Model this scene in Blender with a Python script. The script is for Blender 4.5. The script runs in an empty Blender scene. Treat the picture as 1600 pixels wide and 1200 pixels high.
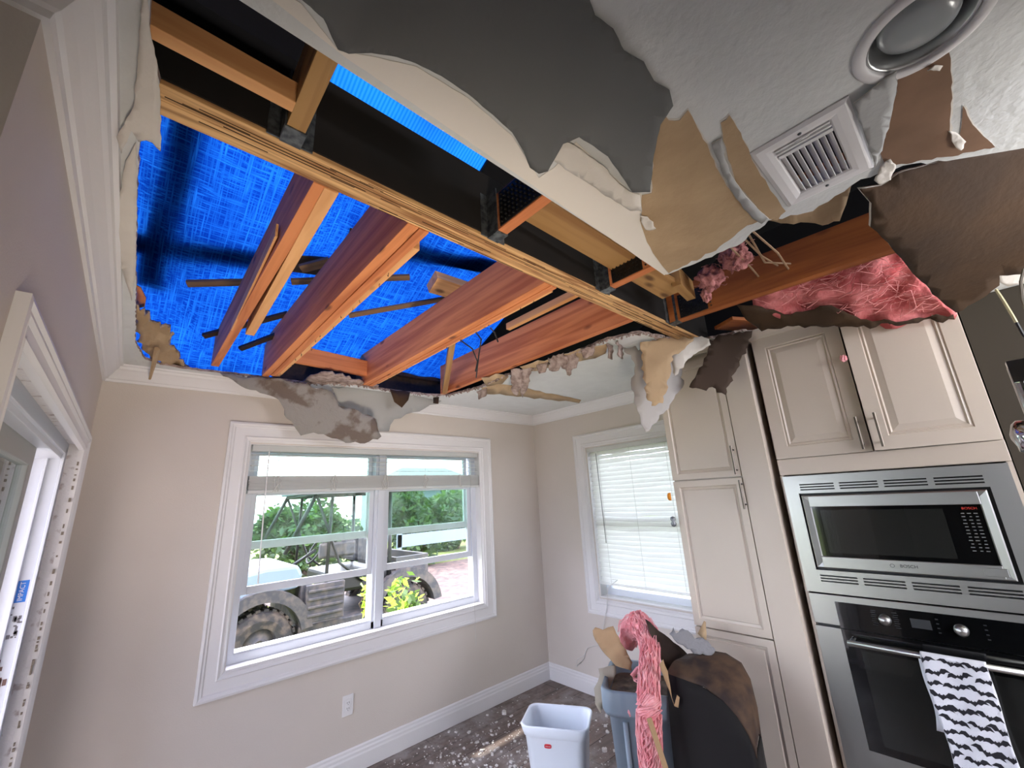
import bpy, bmesh, math, random
from mathutils import Vector, Matrix, noise
from mathutils.geometry import delaunay_2d_cdt
S = bpy.context.scene
COL = S.collection
R = math.radians
rnd = random.Random(7)

# ------------------------------------------------------------------ camera
CAM = Vector((0, 0, 1.62)); FPX = 643.714
MR = (Vector((0.74470233, -0.66541121, -0.05144276)),
      Vector((0.14002398, 0.2311425, -0.96279096)),
      Vector((0.65254251, 0.70978945, 0.26530588)))
cd = bpy.data.cameras.new('camera'); cam = bpy.data.objects.new('camera', cd); COL.objects.link(cam)
cd.sensor_width = 36; cd.lens = 36 * FPX / 1600; cd.clip_start = 0.02
m3 = Matrix((MR[0], -MR[1], -MR[2])).transposed()
cam.matrix_world = Matrix.Translation(CAM) @ m3.to_4x4()
S.camera = cam

# ------------------------------------------------------------------ light and exposure
W = bpy.data.worlds.new('world'); S.world = W; W.use_nodes = True
wn = W.node_tree.nodes; wl = W.node_tree.links
sky = wn.new('ShaderNodeTexSky'); sky.sky_type = 'NISHITA'; sky.sun_disc = False
sky.sun_elevation = R(48); sky.sun_rotation = R(20); sky.air_density = 1.0; sky.dust_density = 3.0
mixs = wn.new('ShaderNodeMixRGB'); mixs.inputs[0].default_value = 0.86
mixs.inputs[2].default_value = (6.5, 6.6, 8.2, 1)
wl.new(sky.outputs[0], mixs.inputs[1]); wl.new(mixs.outputs[0], wn['Background'].inputs[0])
wn['Background'].inputs[1].default_value = 0.85
sd = bpy.data.lights.new('sun', 'SUN'); sd.energy = 3.0; sd.angle = R(1.8); sd.color = (1, .95, .86)
sun = bpy.data.objects.new('sun', sd); COL.objects.link(sun)
SUNDIR = Vector((0.36, -0.52, -1.0)).normalized()          # travel direction of the light
sun.rotation_euler = SUNDIR.to_track_quat('-Z', 'Y').to_euler()

def area(name, loc, target, sx, sy, power, color, spread=90):
    l = bpy.data.lights.new(name, 'AREA'); l.shape = 'RECTANGLE'; l.size = sx; l.size_y = sy
    l.energy = power; l.color = color
    o = bpy.data.objects.new(name, l); COL.objects.link(o); o.location = loc
    o.rotation_euler = (Vector(target) - Vector(loc)).to_track_quat('-Z', 'Y').to_euler(); l.spread = R(spread); return o
# unseen fill light added high behind the camera
area('high_rear_fill', (1.9, -2.5, 2.38), (1.6, 2.6, 1.0), 1.8, .9, 45, (0.92, 0.94, 1.0), 150)
area('ceiling_fill', (2.0, -1.3, 1.3), (2.0, -1.45, 2.44), .6, .6, 15, (1.0, .96, .90), 150)  # unseen fill added to brighten the ceiling around the vent
# warm fill added low beside the camera to brighten the joists
area('joist_fill', (.30, -.22, .50), (1.05, 2.2, 2.5), .35, .35, 5.8, (1.0, .86, .70), 72)
VS = S.view_settings
VS.view_transform = 'Standard'; VS.look = 'None'; VS.gamma = 1; VS.exposure = 1.0; VS.use_curve_mapping = False

# ------------------------------------------------------------------ projection helpers (photo pixel -> point on a real plane)
def ray(u, v):
    a = (u - 800) / FPX; b = (v - 600) / FPX
    return MR[0] * a + MR[1] * b + MR[2]
def P(u, v, ax, val):
    r = ray(u, v); i = 'xyz'.index(ax); return CAM + r * ((val - CAM[i]) / r[i])
def plane3(a, b, c):
    n = (b - a).cross(c - a).normalized(); return (a, n)
def PP(u, v, pl):
    r = ray(u, v); return CAM + r * ((pl[0] - CAM).dot(pl[1]) / r.dot(pl[1]))
def axpl(ax, val):
    p = Vector((0, 0, 0)); n = Vector((0, 0, 0)); i = 'xyz'.index(ax); p[i] = val; n[i] = 1; return (p, n)

# ------------------------------------------------------------------ materials
def lin(c): return tuple(((x / 255 / 12.92) if x / 255 < .04045 else ((x / 255 + .055) / 1.055) ** 2.4) for x in c)
MATS = {}
def mat(name, rgb, rough=.6, metal=0, var=0, vscale=8, bump=0, bscale=60, rgb2=None, stretch=(1, 1, 1), trans=0, coat=0, spec=.5, detail=6, lo=.35, hi=.65, bdist=.01, coords='Object', rnd_off=False):
    m = bpy.data.materials.new(name); m.use_nodes = True; MATS[name] = m
    nt = m.node_tree; N = nt.nodes; L = nt.links; b = N['Principled BSDF']
    c1 = lin(rgb) + (1,); b.inputs['Base Color'].default_value = c1
    b.inputs['Roughness'].default_value = rough; b.inputs['Metallic'].default_value = metal
    b.inputs['Specular IOR Level'].default_value = spec
    b.inputs['Coat Weight'].default_value = coat
    tc = N.new('ShaderNodeTexCoord'); mp = N.new('ShaderNodeMapping'); mp.inputs['Scale'].default_value = stretch
    L.new(tc.outputs[coords], mp.inputs['Vector'])
    if rnd_off:
        oi = N.new('ShaderNodeObjectInfo'); ml = N.new('ShaderNodeMath'); ml.operation = 'MULTIPLY'; ml.inputs[1].default_value = 37
        L.new(oi.outputs['Random'], ml.inputs[0]); L.new(ml.outputs[0], mp.inputs['Location'])
    if var or rgb2:
        n = N.new('ShaderNodeTexNoise'); n.inputs['Scale'].default_value = vscale; n.inputs['Detail'].default_value = detail
        L.new(mp.outputs[0], n.inputs['Vector'])
        cr = N.new('ShaderNodeValToRGB'); cr.color_ramp.elements[0].position = lo; cr.color_ramp.elements[1].position = hi
        if rgb2: c2 = lin(rgb2) + (1,)
        else: c2 = tuple(x * (1 - var) for x in c1[:3]) + (1,)
        cr.color_ramp.elements[0].color = c2; cr.color_ramp.elements[1].color = c1
        L.new(n.outputs[0], cr.inputs[0]); L.new(cr.outputs[0], b.inputs['Base Color'])
    if bump:
        n2 = N.new('ShaderNodeTexNoise'); n2.inputs['Scale'].default_value = bscale; n2.inputs['Detail'].default_value = 4
        L.new(mp.outputs[0], n2.inputs['Vector'])
        bp = N.new('ShaderNodeBump'); bp.inputs['Strength'].default_value = bump; bp.inputs['Distance'].default_value = bdist
        L.new(n2.outputs[0], bp.inputs['Height']); L.new(bp.outputs[0], b.inputs['Normal'])
    if trans:
        t = N.new('ShaderNodeBsdfTranslucent'); t.inputs[0].default_value = c1
        mx = N.new('ShaderNodeMixShader'); mx.inputs[0].default_value = trans
        out = N['Material Output']; L.new(b.outputs[0], mx.inputs[1]); L.new(t.outputs[0], mx.inputs[2]); L.new(mx.outputs[0], out.inputs[0])
    return m

WALL = mat('wall_paint', (206, 197, 188), .75, bump=.08, bscale=180, var=.04, vscale=2)
WALLD = mat('wall_paint_in_shade', (50, 43, 32), .75, bump=.06, bscale=180)  # brown-grey wall out of the light; its shade is put into the colour
CEIL = mat('ceiling_paint', (214, 216, 214), .8, bump=.55, bscale=45, bdist=.006, var=.05, vscale=12)
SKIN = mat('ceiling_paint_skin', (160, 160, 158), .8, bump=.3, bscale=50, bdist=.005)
PAPER = mat('torn_white_paper', (214, 208, 198), .9, var=.05, vscale=14, bump=.15, bscale=70)
GYP = mat('gypsum', (176, 158, 150), .95, bump=.9, bscale=90, rgb2=(118, 98, 90), vscale=25, lo=.3, hi=.6)
KRAFT = mat('kraft_paper', (182, 156, 122), .9, rgb2=(168, 142, 110), vscale=6, bump=.25, bscale=40)
KRAFTD = mat('kraft_backing', (68, 46, 22), .85, rgb2=(54, 36, 18), vscale=5, bump=.2, bscale=50)
GREYP = mat('grey_stained_paper', (140, 136, 132), .95, rgb2=(108, 96, 88), vscale=7, lo=.42, hi=.50, bump=.5, bscale=50)
TRIM = mat('white_trim', (222, 220, 220), .45, bump=.03, bscale=80)
VINYL = mat('white_vinyl', (206, 210, 218), .35)
CAB = mat('cabinet_paint', (206, 192, 176), .38, bump=.03, bscale=90, var=.03, vscale=3)
CABD = mat('cabinet_shadow_side', (150, 138, 122), .5)
HAND = mat('brushed_nickel', (104, 96, 88), .38, metal=1)
BLK = mat('black_glass', (9, 10, 11), .08, coat=.6)
BLKP = mat('black_plastic', (14, 14, 15), .45)
MESHG = mat('oven_window_mesh', (34, 35, 33), .12, coat=.4)
LOGO = mat('logo_grey', (60, 60, 62), .4)
RED = mat('red_label', (196, 30, 44), .5)
REDD = mat('red_display_print', (190, 50, 36), .5)
ORANGE = mat('orange_toy', (226, 140, 30), .5)
WHITEINK = mat('pale_ink', (120, 122, 120), .5)
BLUEST = mat('blue_sticker', (30, 110, 200), .4)
WBIN = mat('white_plastic', (226, 232, 240), .35, spec=.5)
GBIN = mat('grey_blue_plastic', (88, 102, 118), .5, rgb2=(120, 132, 144), vscale=9, stretch=(1, 1, .25), lo=.55, hi=.8)
INS = mat('pink_fiberglass', (246, 186, 188), 1, rgb2=(234, 138, 146), vscale=22, bump=1, bscale=60, stretch=(1, 1, .35), lo=.3, hi=.7)
INSC = mat('pink_fiberglass_batt', (222, 134, 132), 1, rgb2=(186, 84, 84), vscale=11, bump=1, bscale=40, lo=.35, hi=.6)
TOWEL = mat('white_towel', (222, 222, 228), .95, bump=.3, bscale=400)
BAT = mat('black_print', (28, 27, 34), .9)
GALV = mat('galvanised_steel', (120, 124, 126), .45, metal=.7, rgb2=(70, 74, 78), vscale=60)
CHROME = mat('chrome', (200, 200, 204), .12, metal=1)
LAMPIN = mat('lamp_reflector', (196, 198, 198), .3, metal=.8)
LENS = mat('lamp_lens', (150, 155, 156), .25, coat=.3)
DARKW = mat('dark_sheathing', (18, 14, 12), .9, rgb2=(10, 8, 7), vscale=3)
STEELY = None

def wood(name, c1, c2, scale=1, rough=.65, knots=True):
    m = bpy.data.materials.new(name); m.use_nodes = True
    nt = m.node_tree; N = nt.nodes; L = nt.links; b = N['Principled BSDF']; b.inputs['Roughness'].default_value = rough
    tc = N.new('ShaderNodeTexCoord'); oi = N.new('ShaderNodeObjectInfo'); add = N.new('ShaderNodeVectorMath'); add.operation = 'ADD'
    sc = N.new('ShaderNodeVectorMath'); sc.operation = 'SCALE'; sc.inputs['Scale'].default_value = 9
    cx = N.new('ShaderNodeCombineXYZ')
    for i in range(3): L.new(oi.outputs['Random'], cx.inputs[i])
    L.new(cx.outputs[0], sc.inputs[0]); L.new(tc.outputs['Object'], add.inputs[0]); L.new(sc.outputs[0], add.inputs[1])
    mp = N.new('ShaderNodeMapping'); mp.inputs['Scale'].default_value = (26 * scale, 1.3 * scale, 26 * scale); L.new(add.outputs[0], mp.inputs[0])
    n = N.new('ShaderNodeTexNoise'); n.inputs['Scale'].default_value = 1.0; n.inputs['Detail'].default_value = 8; n.inputs['Distortion'].default_value = .6
    L.new(mp.outputs[0], n.inputs[0])
    cr = N.new('ShaderNodeValToRGB'); cr.color_ramp.elements[0].position = .36; cr.color_ramp.elements[1].position = .62
    cr.color_ramp.elements[0].color = lin(c2) + (1,); cr.color_ramp.elements[1].color = lin(c1) + (1,)
    L.new(n.outputs[0], cr.inputs[0]); last = cr.outputs[0]
    if knots:
        mp2 = N.new('ShaderNodeMapping'); mp2.inputs['Scale'].default_value = (9, 4, 9); L.new(add.outputs[0], mp2.inputs[0])
        v = N.new('ShaderNodeTexVoronoi'); v.inputs['Scale'].default_value = 1; L.new(mp2.outputs[0], v.inputs[0])
        r2 = N.new('ShaderNodeValToRGB'); r2.color_ramp.elements[0].position = .07; r2.color_ramp.elements[1].position = .17
        r2.color_ramp.elements[0].color = (.16, .10, .08, 1); r2.color_ramp.elements[1].color = (1, 1, 1, 1)
        L.new(v.outputs['Distance'], r2.inputs[0])
        mm = N.new('ShaderNodeMixRGB'); mm.blend_type = 'MULTIPLY'; mm.inputs[0].default_value = .8
        L.new(last, mm.inputs[1]); L.new(r2.outputs[0], mm.inputs[2]); last = mm.outputs[0]
    L.new(last, b.inputs['Base Color'])
    bp = N.new('ShaderNodeBump'); bp.inputs['Strength'].default_value = .3; bp.inputs['Distance'].default_value = .003
    L.new(n.outputs[0], bp.inputs['Height']); L.new(bp.outputs[0], b.inputs['Normal'])
    return m
WJ = wood('joist_wood', (222, 142, 88), (184, 104, 58))
WP = wood('pale_stud_wood', (236, 180, 122), (212, 150, 94))
WO = wood('orange_joist_wood', (172, 98, 42), (140, 72, 28))
WT = wood('truss_wood', (176, 136, 84), (150, 108, 62))
LVL = wood('laminated_beam_wood', (230, 186, 128), (150, 102, 60), scale=2.2, knots=False)
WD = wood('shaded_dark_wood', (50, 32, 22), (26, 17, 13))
BATT = wood('batten_wood', (120, 92, 66), (84, 64, 46), knots=False)

def steel():
    m = bpy.data.materials.new('stainless_steel'); m.use_nodes = True
    N = m.node_tree.nodes; L = m.node_tree.links; b = N['Principled BSDF']
    b.inputs['Base Color'].default_value = (.44, .44, .42, 1); b.inputs['Metallic'].default_value = 1
    tc = N.new('ShaderNodeTexCoord'); mp = N.new('ShaderNodeMapping'); mp.inputs['Scale'].default_value = (3, 3, 260)
    n = N.new('ShaderNodeTexNoise'); n.inputs['Scale'].default_value = 1.5; n.inputs['Detail'].default_value = 3
    L.new(tc.outputs['Object'], mp.inputs[0]); L.new(mp.outputs[0], n.inputs[0])
    mr = N.new('ShaderNodeMapRange'); mr.inputs['To Min'].default_value = .26; mr.inputs['To Max'].default_value = .44
    L.new(n.outputs[0], mr.inputs[0]); L.new(mr.outputs[0], b.inputs['Roughness'])
    b.inputs['Anisotropic'].default_value = .5
    return m
STEEL = steel()

def glass(name, tint, refl=.08, rough=0.0):
    m = bpy.data.materials.new(name); m.use_nodes = True
    N = m.node_tree.nodes; L = m.node_tree.links; out = N['Material Output']; N.remove(N['Principled BSDF'])
    t = N.new('ShaderNodeBsdfTransparent'); t.inputs[0].default_value = tint + (1,)
    g = N.new('ShaderNodeBsdfGlossy'); g.inputs['Roughness'].default_value = rough
    fr = N.new('ShaderNodeFresnel'); fr.inputs[0].default_value = 1.45
    mx = N.new('ShaderNodeMixShader'); L.new(fr.outputs[0], mx.inputs[0]); L.new(t.outputs[0], mx.inputs[1]); L.new(g.outputs[0], mx.inputs[2])
    d = N.new('ShaderNodeBsdfDiffuse'); d.inputs[0].default_value = (.75, .85, .8, 1)
    tc = N.new('ShaderNodeTexCoord'); n = N.new('ShaderNodeTexNoise'); n.inputs['Scale'].default_value = 9; n.inputs['Detail'].default_value = 8
    L.new(tc.outputs['Object'], n.inputs[0]); mr = N.new('ShaderNodeMapRange'); mr.inputs['From Min'].default_value = .45; mr.inputs['From Max'].default_value = .75
    mr.inputs['To Min'].default_value = 0; mr.inputs['To Max'].default_value = refl; L.new(n.outputs[0], mr.inputs[0])
    m2 = N.new('ShaderNodeMixShader'); L.new(mr.outputs[0], m2.inputs[0]); L.new(mx.outputs[0], m2.inputs[1]); L.new(d.outputs[0], m2.inputs[2])
    L.new(m2.outputs[0], out.inputs[0]); return m
GLASS = glass('clear_dusty_glass', (.95, .98, .96), .06)
GLASSG = glass('green_tinted_glass', (.68, .82, .75), .10)

def tarp_mat(name, ribs=False):
    m = bpy.data.materials.new(name); m.use_nodes = True
    N = m.node_tree.nodes; L = m.node_tree.links; out = N['Material Output']; N.remove(N['Principled BSDF'])
    tc = N.new('ShaderNodeTexCoord')
    def wav(direction, sc, dist):
        w = N.new('ShaderNodeTexNoise'); mp = N.new('ShaderNodeMapping'); mp.inputs['Scale'].default_value = (sc, 5, 5) if direction == 'X' else (5, sc, sc)
        L.new(tc.outputs['Object'], mp.inputs[0]); L.new(mp.outputs[0], w.inputs[0]); w.inputs['Scale'].default_value = 1; w.inputs['Detail'].default_value = 5
        w.inputs['Distortion'].default_value = dist; return w.outputs[0]
    a = wav('X', 150, .3); c = wav('Y', 150, .3)
    mx = N.new('ShaderNodeMath'); mx.operation = 'MAXIMUM'; L.new(a, mx.inputs[0]); L.new(c, mx.inputs[1])
    if ribs:
        w = N.new('ShaderNodeTexWave'); w.bands_direction = 'X'; w.inputs['Scale'].default_value = 19; w.inputs['Distortion'].default_value = .3
        L.new(tc.outputs['Object'], w.inputs[0]); src = w.outputs[1]; lo, hi = .15, .75
    else: src = mx.outputs[0]; lo, hi = .46, .74
    cr = N.new('ShaderNodeValToRGB'); cr.color_ramp.elements[0].position = lo; cr.color_ramp.elements[1].position = hi
    cr.color_ramp.elements[0].color = (.0004, .008, .068, 1); cr.color_ramp.elements[1].color = (.003, .041, .16, 1)
    if ribs: cr.color_ramp.elements[0].color = (.001, .03, .12, 1)
    L.new(src, cr.inputs[0])
    big = N.new('ShaderNodeTexNoise'); big.inputs['Scale'].default_value = 3; big.inputs['Detail'].default_value = 3; L.new(tc.outputs['Object'], big.inputs[0])
    r3 = N.new('ShaderNodeValToRGB'); r3.color_ramp.elements[0].position = .35; r3.color_ramp.elements[0].color = (.7, .7, .78, 1); r3.color_ramp.elements[1].position = .62
    L.new(big.outputs[0], r3.inputs[0]); mm = N.new('ShaderNodeMixRGB'); mm.blend_type = 'MULTIPLY'; mm.inputs[0].default_value = 1
    L.new(cr.outputs[0], mm.inputs[1]); L.new(r3.outputs[0], mm.inputs[2])
    t = N.new('ShaderNodeBsdfTranslucent'); d = N.new('ShaderNodeBsdfDiffuse'); L.new(mm.outputs[0], t.inputs[0]); L.new(mm.outputs[0], d.inputs[0])
    ms = N.new('ShaderNodeMixShader'); ms.inputs[0].default_value = .2; L.new(t.outputs[0], ms.inputs[1]); L.new(d.outputs[0], ms.inputs[2])
    L.new(ms.outputs[0], out.inputs[0]); return m
TARP = tarp_mat('blue_tarp'); TARPR = tarp_mat('ribbed_blue_tarp', True)

def slat_mat():
    return mat('blind_slat_white', (240, 240, 238), .5, trans=.5)
SLAT = slat_mat()

def floor_mat():
    m = bpy.data.materials.new('dusty_plank_floor'); m.use_nodes = True
    N = m.node_tree.nodes; L = m.node_tree.links; b = N['Principled BSDF']; b.inputs['Roughness'].default_value = .55
    tc = N.new('ShaderNodeTexCoord'); mp = N.new('ShaderNodeMapping'); mp.inputs['Rotation'].default_value = (0, 0, R(0)); L.new(tc.outputs['Object'], mp.inputs[0])
    br = N.new('ShaderNodeTexBrick'); br.inputs['Scale'].default_value = 1; br.inputs['Brick Width'].default_value = 1.2; br.inputs['Row Height'].default_value = .18
    br.inputs['Mortar Size'].default_value = .003; br.inputs['Color1'].default_value = lin((126, 110, 102)) + (1,); br.inputs['Color2'].default_value = lin((106, 94, 88)) + (1,)
    br.inputs['Mortar'].default_value = lin((46, 38, 34)) + (1,); L.new(mp.outputs[0], br.inputs[0])
    mp2 = N.new('ShaderNodeMapping'); mp2.inputs['Scale'].default_value = (1.5, 14, 1); L.new(tc.outputs['Object'], mp2.inputs[0])
    g = N.new('ShaderNodeTexNoise'); g.inputs['Scale'].default_value = 2; g.inputs['Detail'].default_value = 8; L.new(mp2.outputs[0], g.inputs[0])
    gr = N.new('ShaderNodeValToRGB'); gr.color_ramp.elements[0].position = .3; gr.color_ramp.elements[1].position = .7
    gr.color_ramp.elements[0].color = (.5, .5, .5, 1); gr.color_ramp.elements[1].color = (1.25, 1.22, 1.2, 1); L.new(g.outputs[0], gr.inputs[0])
    m1 = N.new('ShaderNodeMixRGB'); m1.blend_type = 'MULTIPLY'; m1.inputs[0].default_value = .8; L.new(br.outputs[0], m1.inputs[1]); L.new(gr.outputs[0], m1.inputs[2])
    du = N.new('ShaderNodeTexNoise'); du.inputs['Scale'].default_value = 3.2; du.inputs['Detail'].default_value = 12; du.inputs['Roughness'].default_value = .7; L.new(tc.outputs['Object'], du.inputs[0])
    dr = N.new('ShaderNodeValToRGB'); dr.color_ramp.elements[0].position = .47; dr.color_ramp.elements[1].position = .62; L.new(du.outputs[0], dr.inputs[0])
    m2 = N.new('ShaderNodeMixRGB'); L.new(dr.outputs[0], m2.inputs[0]); L.new(m1.outputs[0], m2.inputs[1]); m2.inputs[2].default_value = lin((150, 142, 138)) + (1,)
    L.new(m2.outputs[0], b.inputs['Base Color']); return m
FLOOR = floor_mat()
GRASS = mat('grass', (80, 94, 32), .9, rgb2=(100, 108, 44), vscale=9, bump=.8, bscale=60)
MUD = mat('mud', (96, 76, 66), .9, rgb2=(58, 48, 44), vscale=7, bump=.8, bscale=20)
LEAF = mat('leaf_green', (84, 112, 48), .55, trans=.4, rgb2=(54, 82, 32), vscale=3)
LEAFY = mat('leaf_yellow_green', (176, 206, 80), .5, trans=.5)
LEAFD = mat('leaf_dark', (54, 78, 50), .6, trans=.3, rgb2=(78, 102, 72), vscale=2)
BARK = mat('bark', (84, 68, 56), .9)
UTVW = mat('white_utv_body', (112, 126, 136), .35)
UTVB = mat('muddy_black_plastic', (44, 44, 48), .6, rgb2=(80, 72, 66), vscale=14, lo=.3, hi=.6)
TYRE = mat('tyre_rubber', (40, 38, 38), .85, bump=.6, bscale=30, rgb2=(90, 78, 68), vscale=10, lo=.3, hi=.55)
STUCCO = mat('white_stucco', (222, 220, 222), .9, rgb2=(150, 132, 130), vscale=22, lo=.28, hi=.42, bump=.5, bscale=60)
ROOFM = mat('grey_shingle', (96, 98, 100), .9)
CORD = mat('white_cord', (206, 204, 200), .7)
WIRE = mat('dark_wire', (30, 28, 30), .5)

# ------------------------------------------------------------------ object helpers
def link(name, me, m, parent=None):
    o = bpy.data.objects.new(name, me); COL.objects.link(o)
    for mm in (m if isinstance(m, (list, tuple)) else [m]): me.materials.append(mm)
    if parent is not None: o.parent = parent
    return o
def tag(o, label=None, cat=None, group=None, kind=None):
    if label: o['label'] = label
    if cat: o['category'] = cat
    if group: o['group'] = group
    if kind: o['kind'] = kind
    return o
def empty(name, loc=(0, 0, 0), label=None, cat=None, group=None, kind=None):
    # the empty stays unrotated; children are built in world space and keep their place through the parent inverse
    o = bpy.data.objects.new(name, None); COL.objects.link(o); o.location = loc; o.empty_display_size = .1
    return tag(o, label, cat, group, kind)
class MB:
    def __init__(s): s.v = []; s.f = []; s.mi = []
    def add(s, vs, fs, mi=0):
        k = len(s.v); s.v += [Vector(v) for v in vs]; s.f += [tuple(i + k for i in f) for f in fs]; s.mi += [mi] * len(fs)
    def box(s, x0, x1, y0, y1, z0, z1, mi=0, M=None):
        vs = [Vector((x, y, z)) for z in (z0, z1) for y in (y0, y1) for x in (x0, x1)]
        if M is not None: vs = [M @ v for v in vs]
        s.add(vs, [(0, 2, 3, 1), (4, 5, 7, 6), (0, 1, 5, 4), (2, 6, 7, 3), (0, 4, 6, 2), (1, 3, 7, 5)], mi)
    def tube(s, pts, r, n=8, mi=0, cap=True):
        pts = [Vector(p) for p in pts]; rs = r if isinstance(r, (list, tuple)) else [r] * len(pts)
        rings = []; up = Vector((0.13, 0.21, 1)).normalized()
        for i, p in enumerate(pts):
            d = (pts[min(i + 1, len(pts) - 1)] - pts[max(i - 1, 0)]).normalized()
            a = d.cross(up)
            if a.length < .05: a = d.cross(Vector((1, 0, 0)))
            a.normalize(); b = d.cross(a).normalized()
            rings.append([p + (a * math.cos(2 * math.pi * k / n) + b * math.sin(2 * math.pi * k / n)) * rs[i] for k in range(n)])
        vs = [v for r_ in rings for v in r_]; fs = []
        for i in range(len(rings) - 1):
            for k in range(n):
                fs.append((i * n + k, i * n + (k + 1) % n, (i + 1) * n + (k + 1) % n, (i + 1) * n + k))
        if cap: fs.append(tuple(range(n))[::-1]); fs.append(tuple(range((len(rings) - 1) * n, len(rings) * n)))
        s.add(vs, fs, mi)
    def lathe(s, prof, M, n=40, mi=0):
        vs = []; fs = []
        for (r, z) in prof:
            for k in range(n):
                a = 2 * math.pi * k / n; vs.append(M @ Vector((r * math.cos(a), r * math.sin(a), z)))
        for i in range(len(prof) - 1):
            for k in range(n): fs.append((i * n + k, i * n + (k + 1) % n, (i + 1) * n + (k + 1) % n, (i + 1) * n + k))
        s.add(vs, fs, mi)
    def nested(s, ax, base, sg, r, loops, cap=True, mi=0):
        vs = []; fs = []
        for ins, d in loops:
            a0, a1, b0, b1 = r[0] + ins, r[1] - ins, r[2] + ins, r[3] - ins
            for (a, b) in ((a0, b0), (a1, b0), (a1, b1), (a0, b1)):
                w = base + sg * d
                vs.append(Vector((w, a, b)) if ax == 'x' else Vector((a, w, b)) if ax == 'y' else Vector((a, b, w)))
        for i in range(len(loops) - 1):
            for k in range(4): fs.append((i * 4 + k, i * 4 + (k + 1) % 4, i * 4 + 4 + (k + 1) % 4, i * 4 + 4 + k))
        if cap: k = (len(loops) - 1) * 4; fs.append((k, k + 1, k + 2, k + 3))
        s.add(vs, fs, mi)
    def build(s, name, m, parent=None, bevel=0, smooth=False, weld=False, pivot=None):
        me = bpy.data.meshes.new(name); me.from_pydata([tuple(v) for v in s.v], [], s.f)
        for i, p in enumerate(me.polygons): p.material_index = s.mi[i]
        bm = bmesh.new(); bm.from_mesh(me)
        if weld: bmesh.ops.remove_doubles(bm, verts=bm.verts, dist=1e-5)
        bmesh.ops.recalc_face_normals(bm, faces=bm.faces); bm.to_mesh(me); bm.free()
        o = link(name, me, m)
        if pivot is not None:
            me.transform(Matrix.Translation(-Vector(pivot))); o.location = pivot
        if parent is not None:
            o.parent = parent; o.matrix_parent_inverse = Matrix.Translation(-WL(parent))
        if smooth:
            for p in me.polygons: p.use_smooth = True
        if bevel:
            b = o.modifiers.new('bevel', 'BEVEL'); b.width = bevel; b.segments = 2; b.limit_method = 'ANGLE'; b.angle_limit = R(40)
        return o
def WL(o):
    # world location of an unrotated object
    p = Vector(o.location)
    if o.parent is not None: p = p + WL(o.parent) + o.matrix_parent_inverse.translation
    return p
def ctr(pts):
    c = Vector((0, 0, 0))
    for p in pts: c += Vector(p)
    return c / len(pts)

def board(name, a, b, w, h, m, parent=None, up=(0, 0, 1), bevel=.0015, cut=None, wob=0, seed=1):
    """timber from a to b (centre line of its section), w across, h along 'up'"""
    a = Vector(a); b = Vector(b); d = (b - a); L = d.length; d.normalize(); up = Vector(up)
    sx = d.cross(up).normalized(); uz = sx.cross(d).normalized()
    M = Matrix((sx, d, uz)).transposed().to_4x4()
    mb = MB(); n = max(1, int(L / .12)) if wob else 1; r = random.Random(seed)
    rings = []
    for i in range(n + 1):
        y = -L / 2 + L * i / n
        j = [(r.uniform(-wob, wob)) for _ in range(4)]
        rings.append([Vector((-w / 2 + j[0], y, -h / 2 + j[1])), Vector((w / 2 + j[2], y, -h / 2 + j[1])), Vector((w / 2 + j[2], y, h / 2 + j[3])), Vector((-w / 2 + j[0], y, h / 2 + j[3]))])
    if cut:
        for i in (0, 1): rings[-1][i].y += cut
    vs = [v for q in rings for v in q]; fs = [(3, 2, 1, 0), tuple(n * 4 + k for k in range(4))]
    for i in range(n):
        for k in range(4): fs.append((i * 4 + k, i * 4 + (k + 1) % 4, i * 4 + 4 + (k + 1) % 4, i * 4 + 4 + k))
    mb.add(vs, fs)
    o = mb.build(name, m, None, bevel=bevel)
    o.matrix_world = Matrix.Translation((a + b) / 2) @ M
    if parent is not None:
        o.parent = parent; o.matrix_parent_inverse = Matrix.Translation(-WL(parent))
    return o

def jag_outline(pts, step, jag, r, frac=None):
    out = []
    n = len(pts)
    for i in range(n):
        a = Vector(pts[i][:2]); b = Vector(pts[(i + 1) % n][:2]); d = b - a; L = d.length
        if L < 1e-6: continue
        k = max(1, int(L / step)); nn = Vector((-d.y, d.x)) / L
        for j in range(k):
            t = j / k; q = a + d * t
            if j: q = q + nn * r.uniform(-jag, jag) + nn * jag * .7 * math.sin(j * 1.7 + i)
            out.append(q)
    return out
def inside(p, poly):
    c = False; n = len(poly); j = n - 1
    for i in range(n):
        a = poly[i]; b = poly[j]
        if (a[1] > p[1]) != (b[1] > p[1]) and p[0] < (b[0] - a[0]) * (p[1] - a[1]) / (b[1] - a[1]) + a[0]: c = not c
        j = i
    return c
def triangulate(outer, holes, grid, r):
    vs = list(outer); E = [(i, (i + 1) % len(outer)) for i in range(len(outer))]
    for h in holes:
        k = len(vs); vs += list(h); E += [(k + i, k + (i + 1) % len(h)) for i in range(len(h))]
    if grid:
        xs = [p[0] for p in outer]; ys = [p[1] for p in outer]
        x = min(xs)
        while x < max(xs):
            y = min(ys)
            while y < max(ys):
                q = Vector((x + r.uniform(-.2, .2) * grid, y + r.uniform(-.2, .2) * grid))
                if inside(q, outer) and not any(inside(q, h) for h in holes): vs.append(q)
                y += grid
            x += grid
    v2, e2, f2, *_ = delaunay_2d_cdt([Vector((v[0], v[1])) for v in vs], E, [], 0, 1e-6)
    fs = []
    for f in f2:
        c = ((v2[f[0]].x + v2[f[1]].x + v2[f[2]].x) / 3, (v2[f[0]].y + v2[f[1]].y + v2[f[2]].y) / 3)
        if inside(c, outer) and not any(inside(c, h) for h in holes): fs.append(tuple(f))
    return v2, fs
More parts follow.
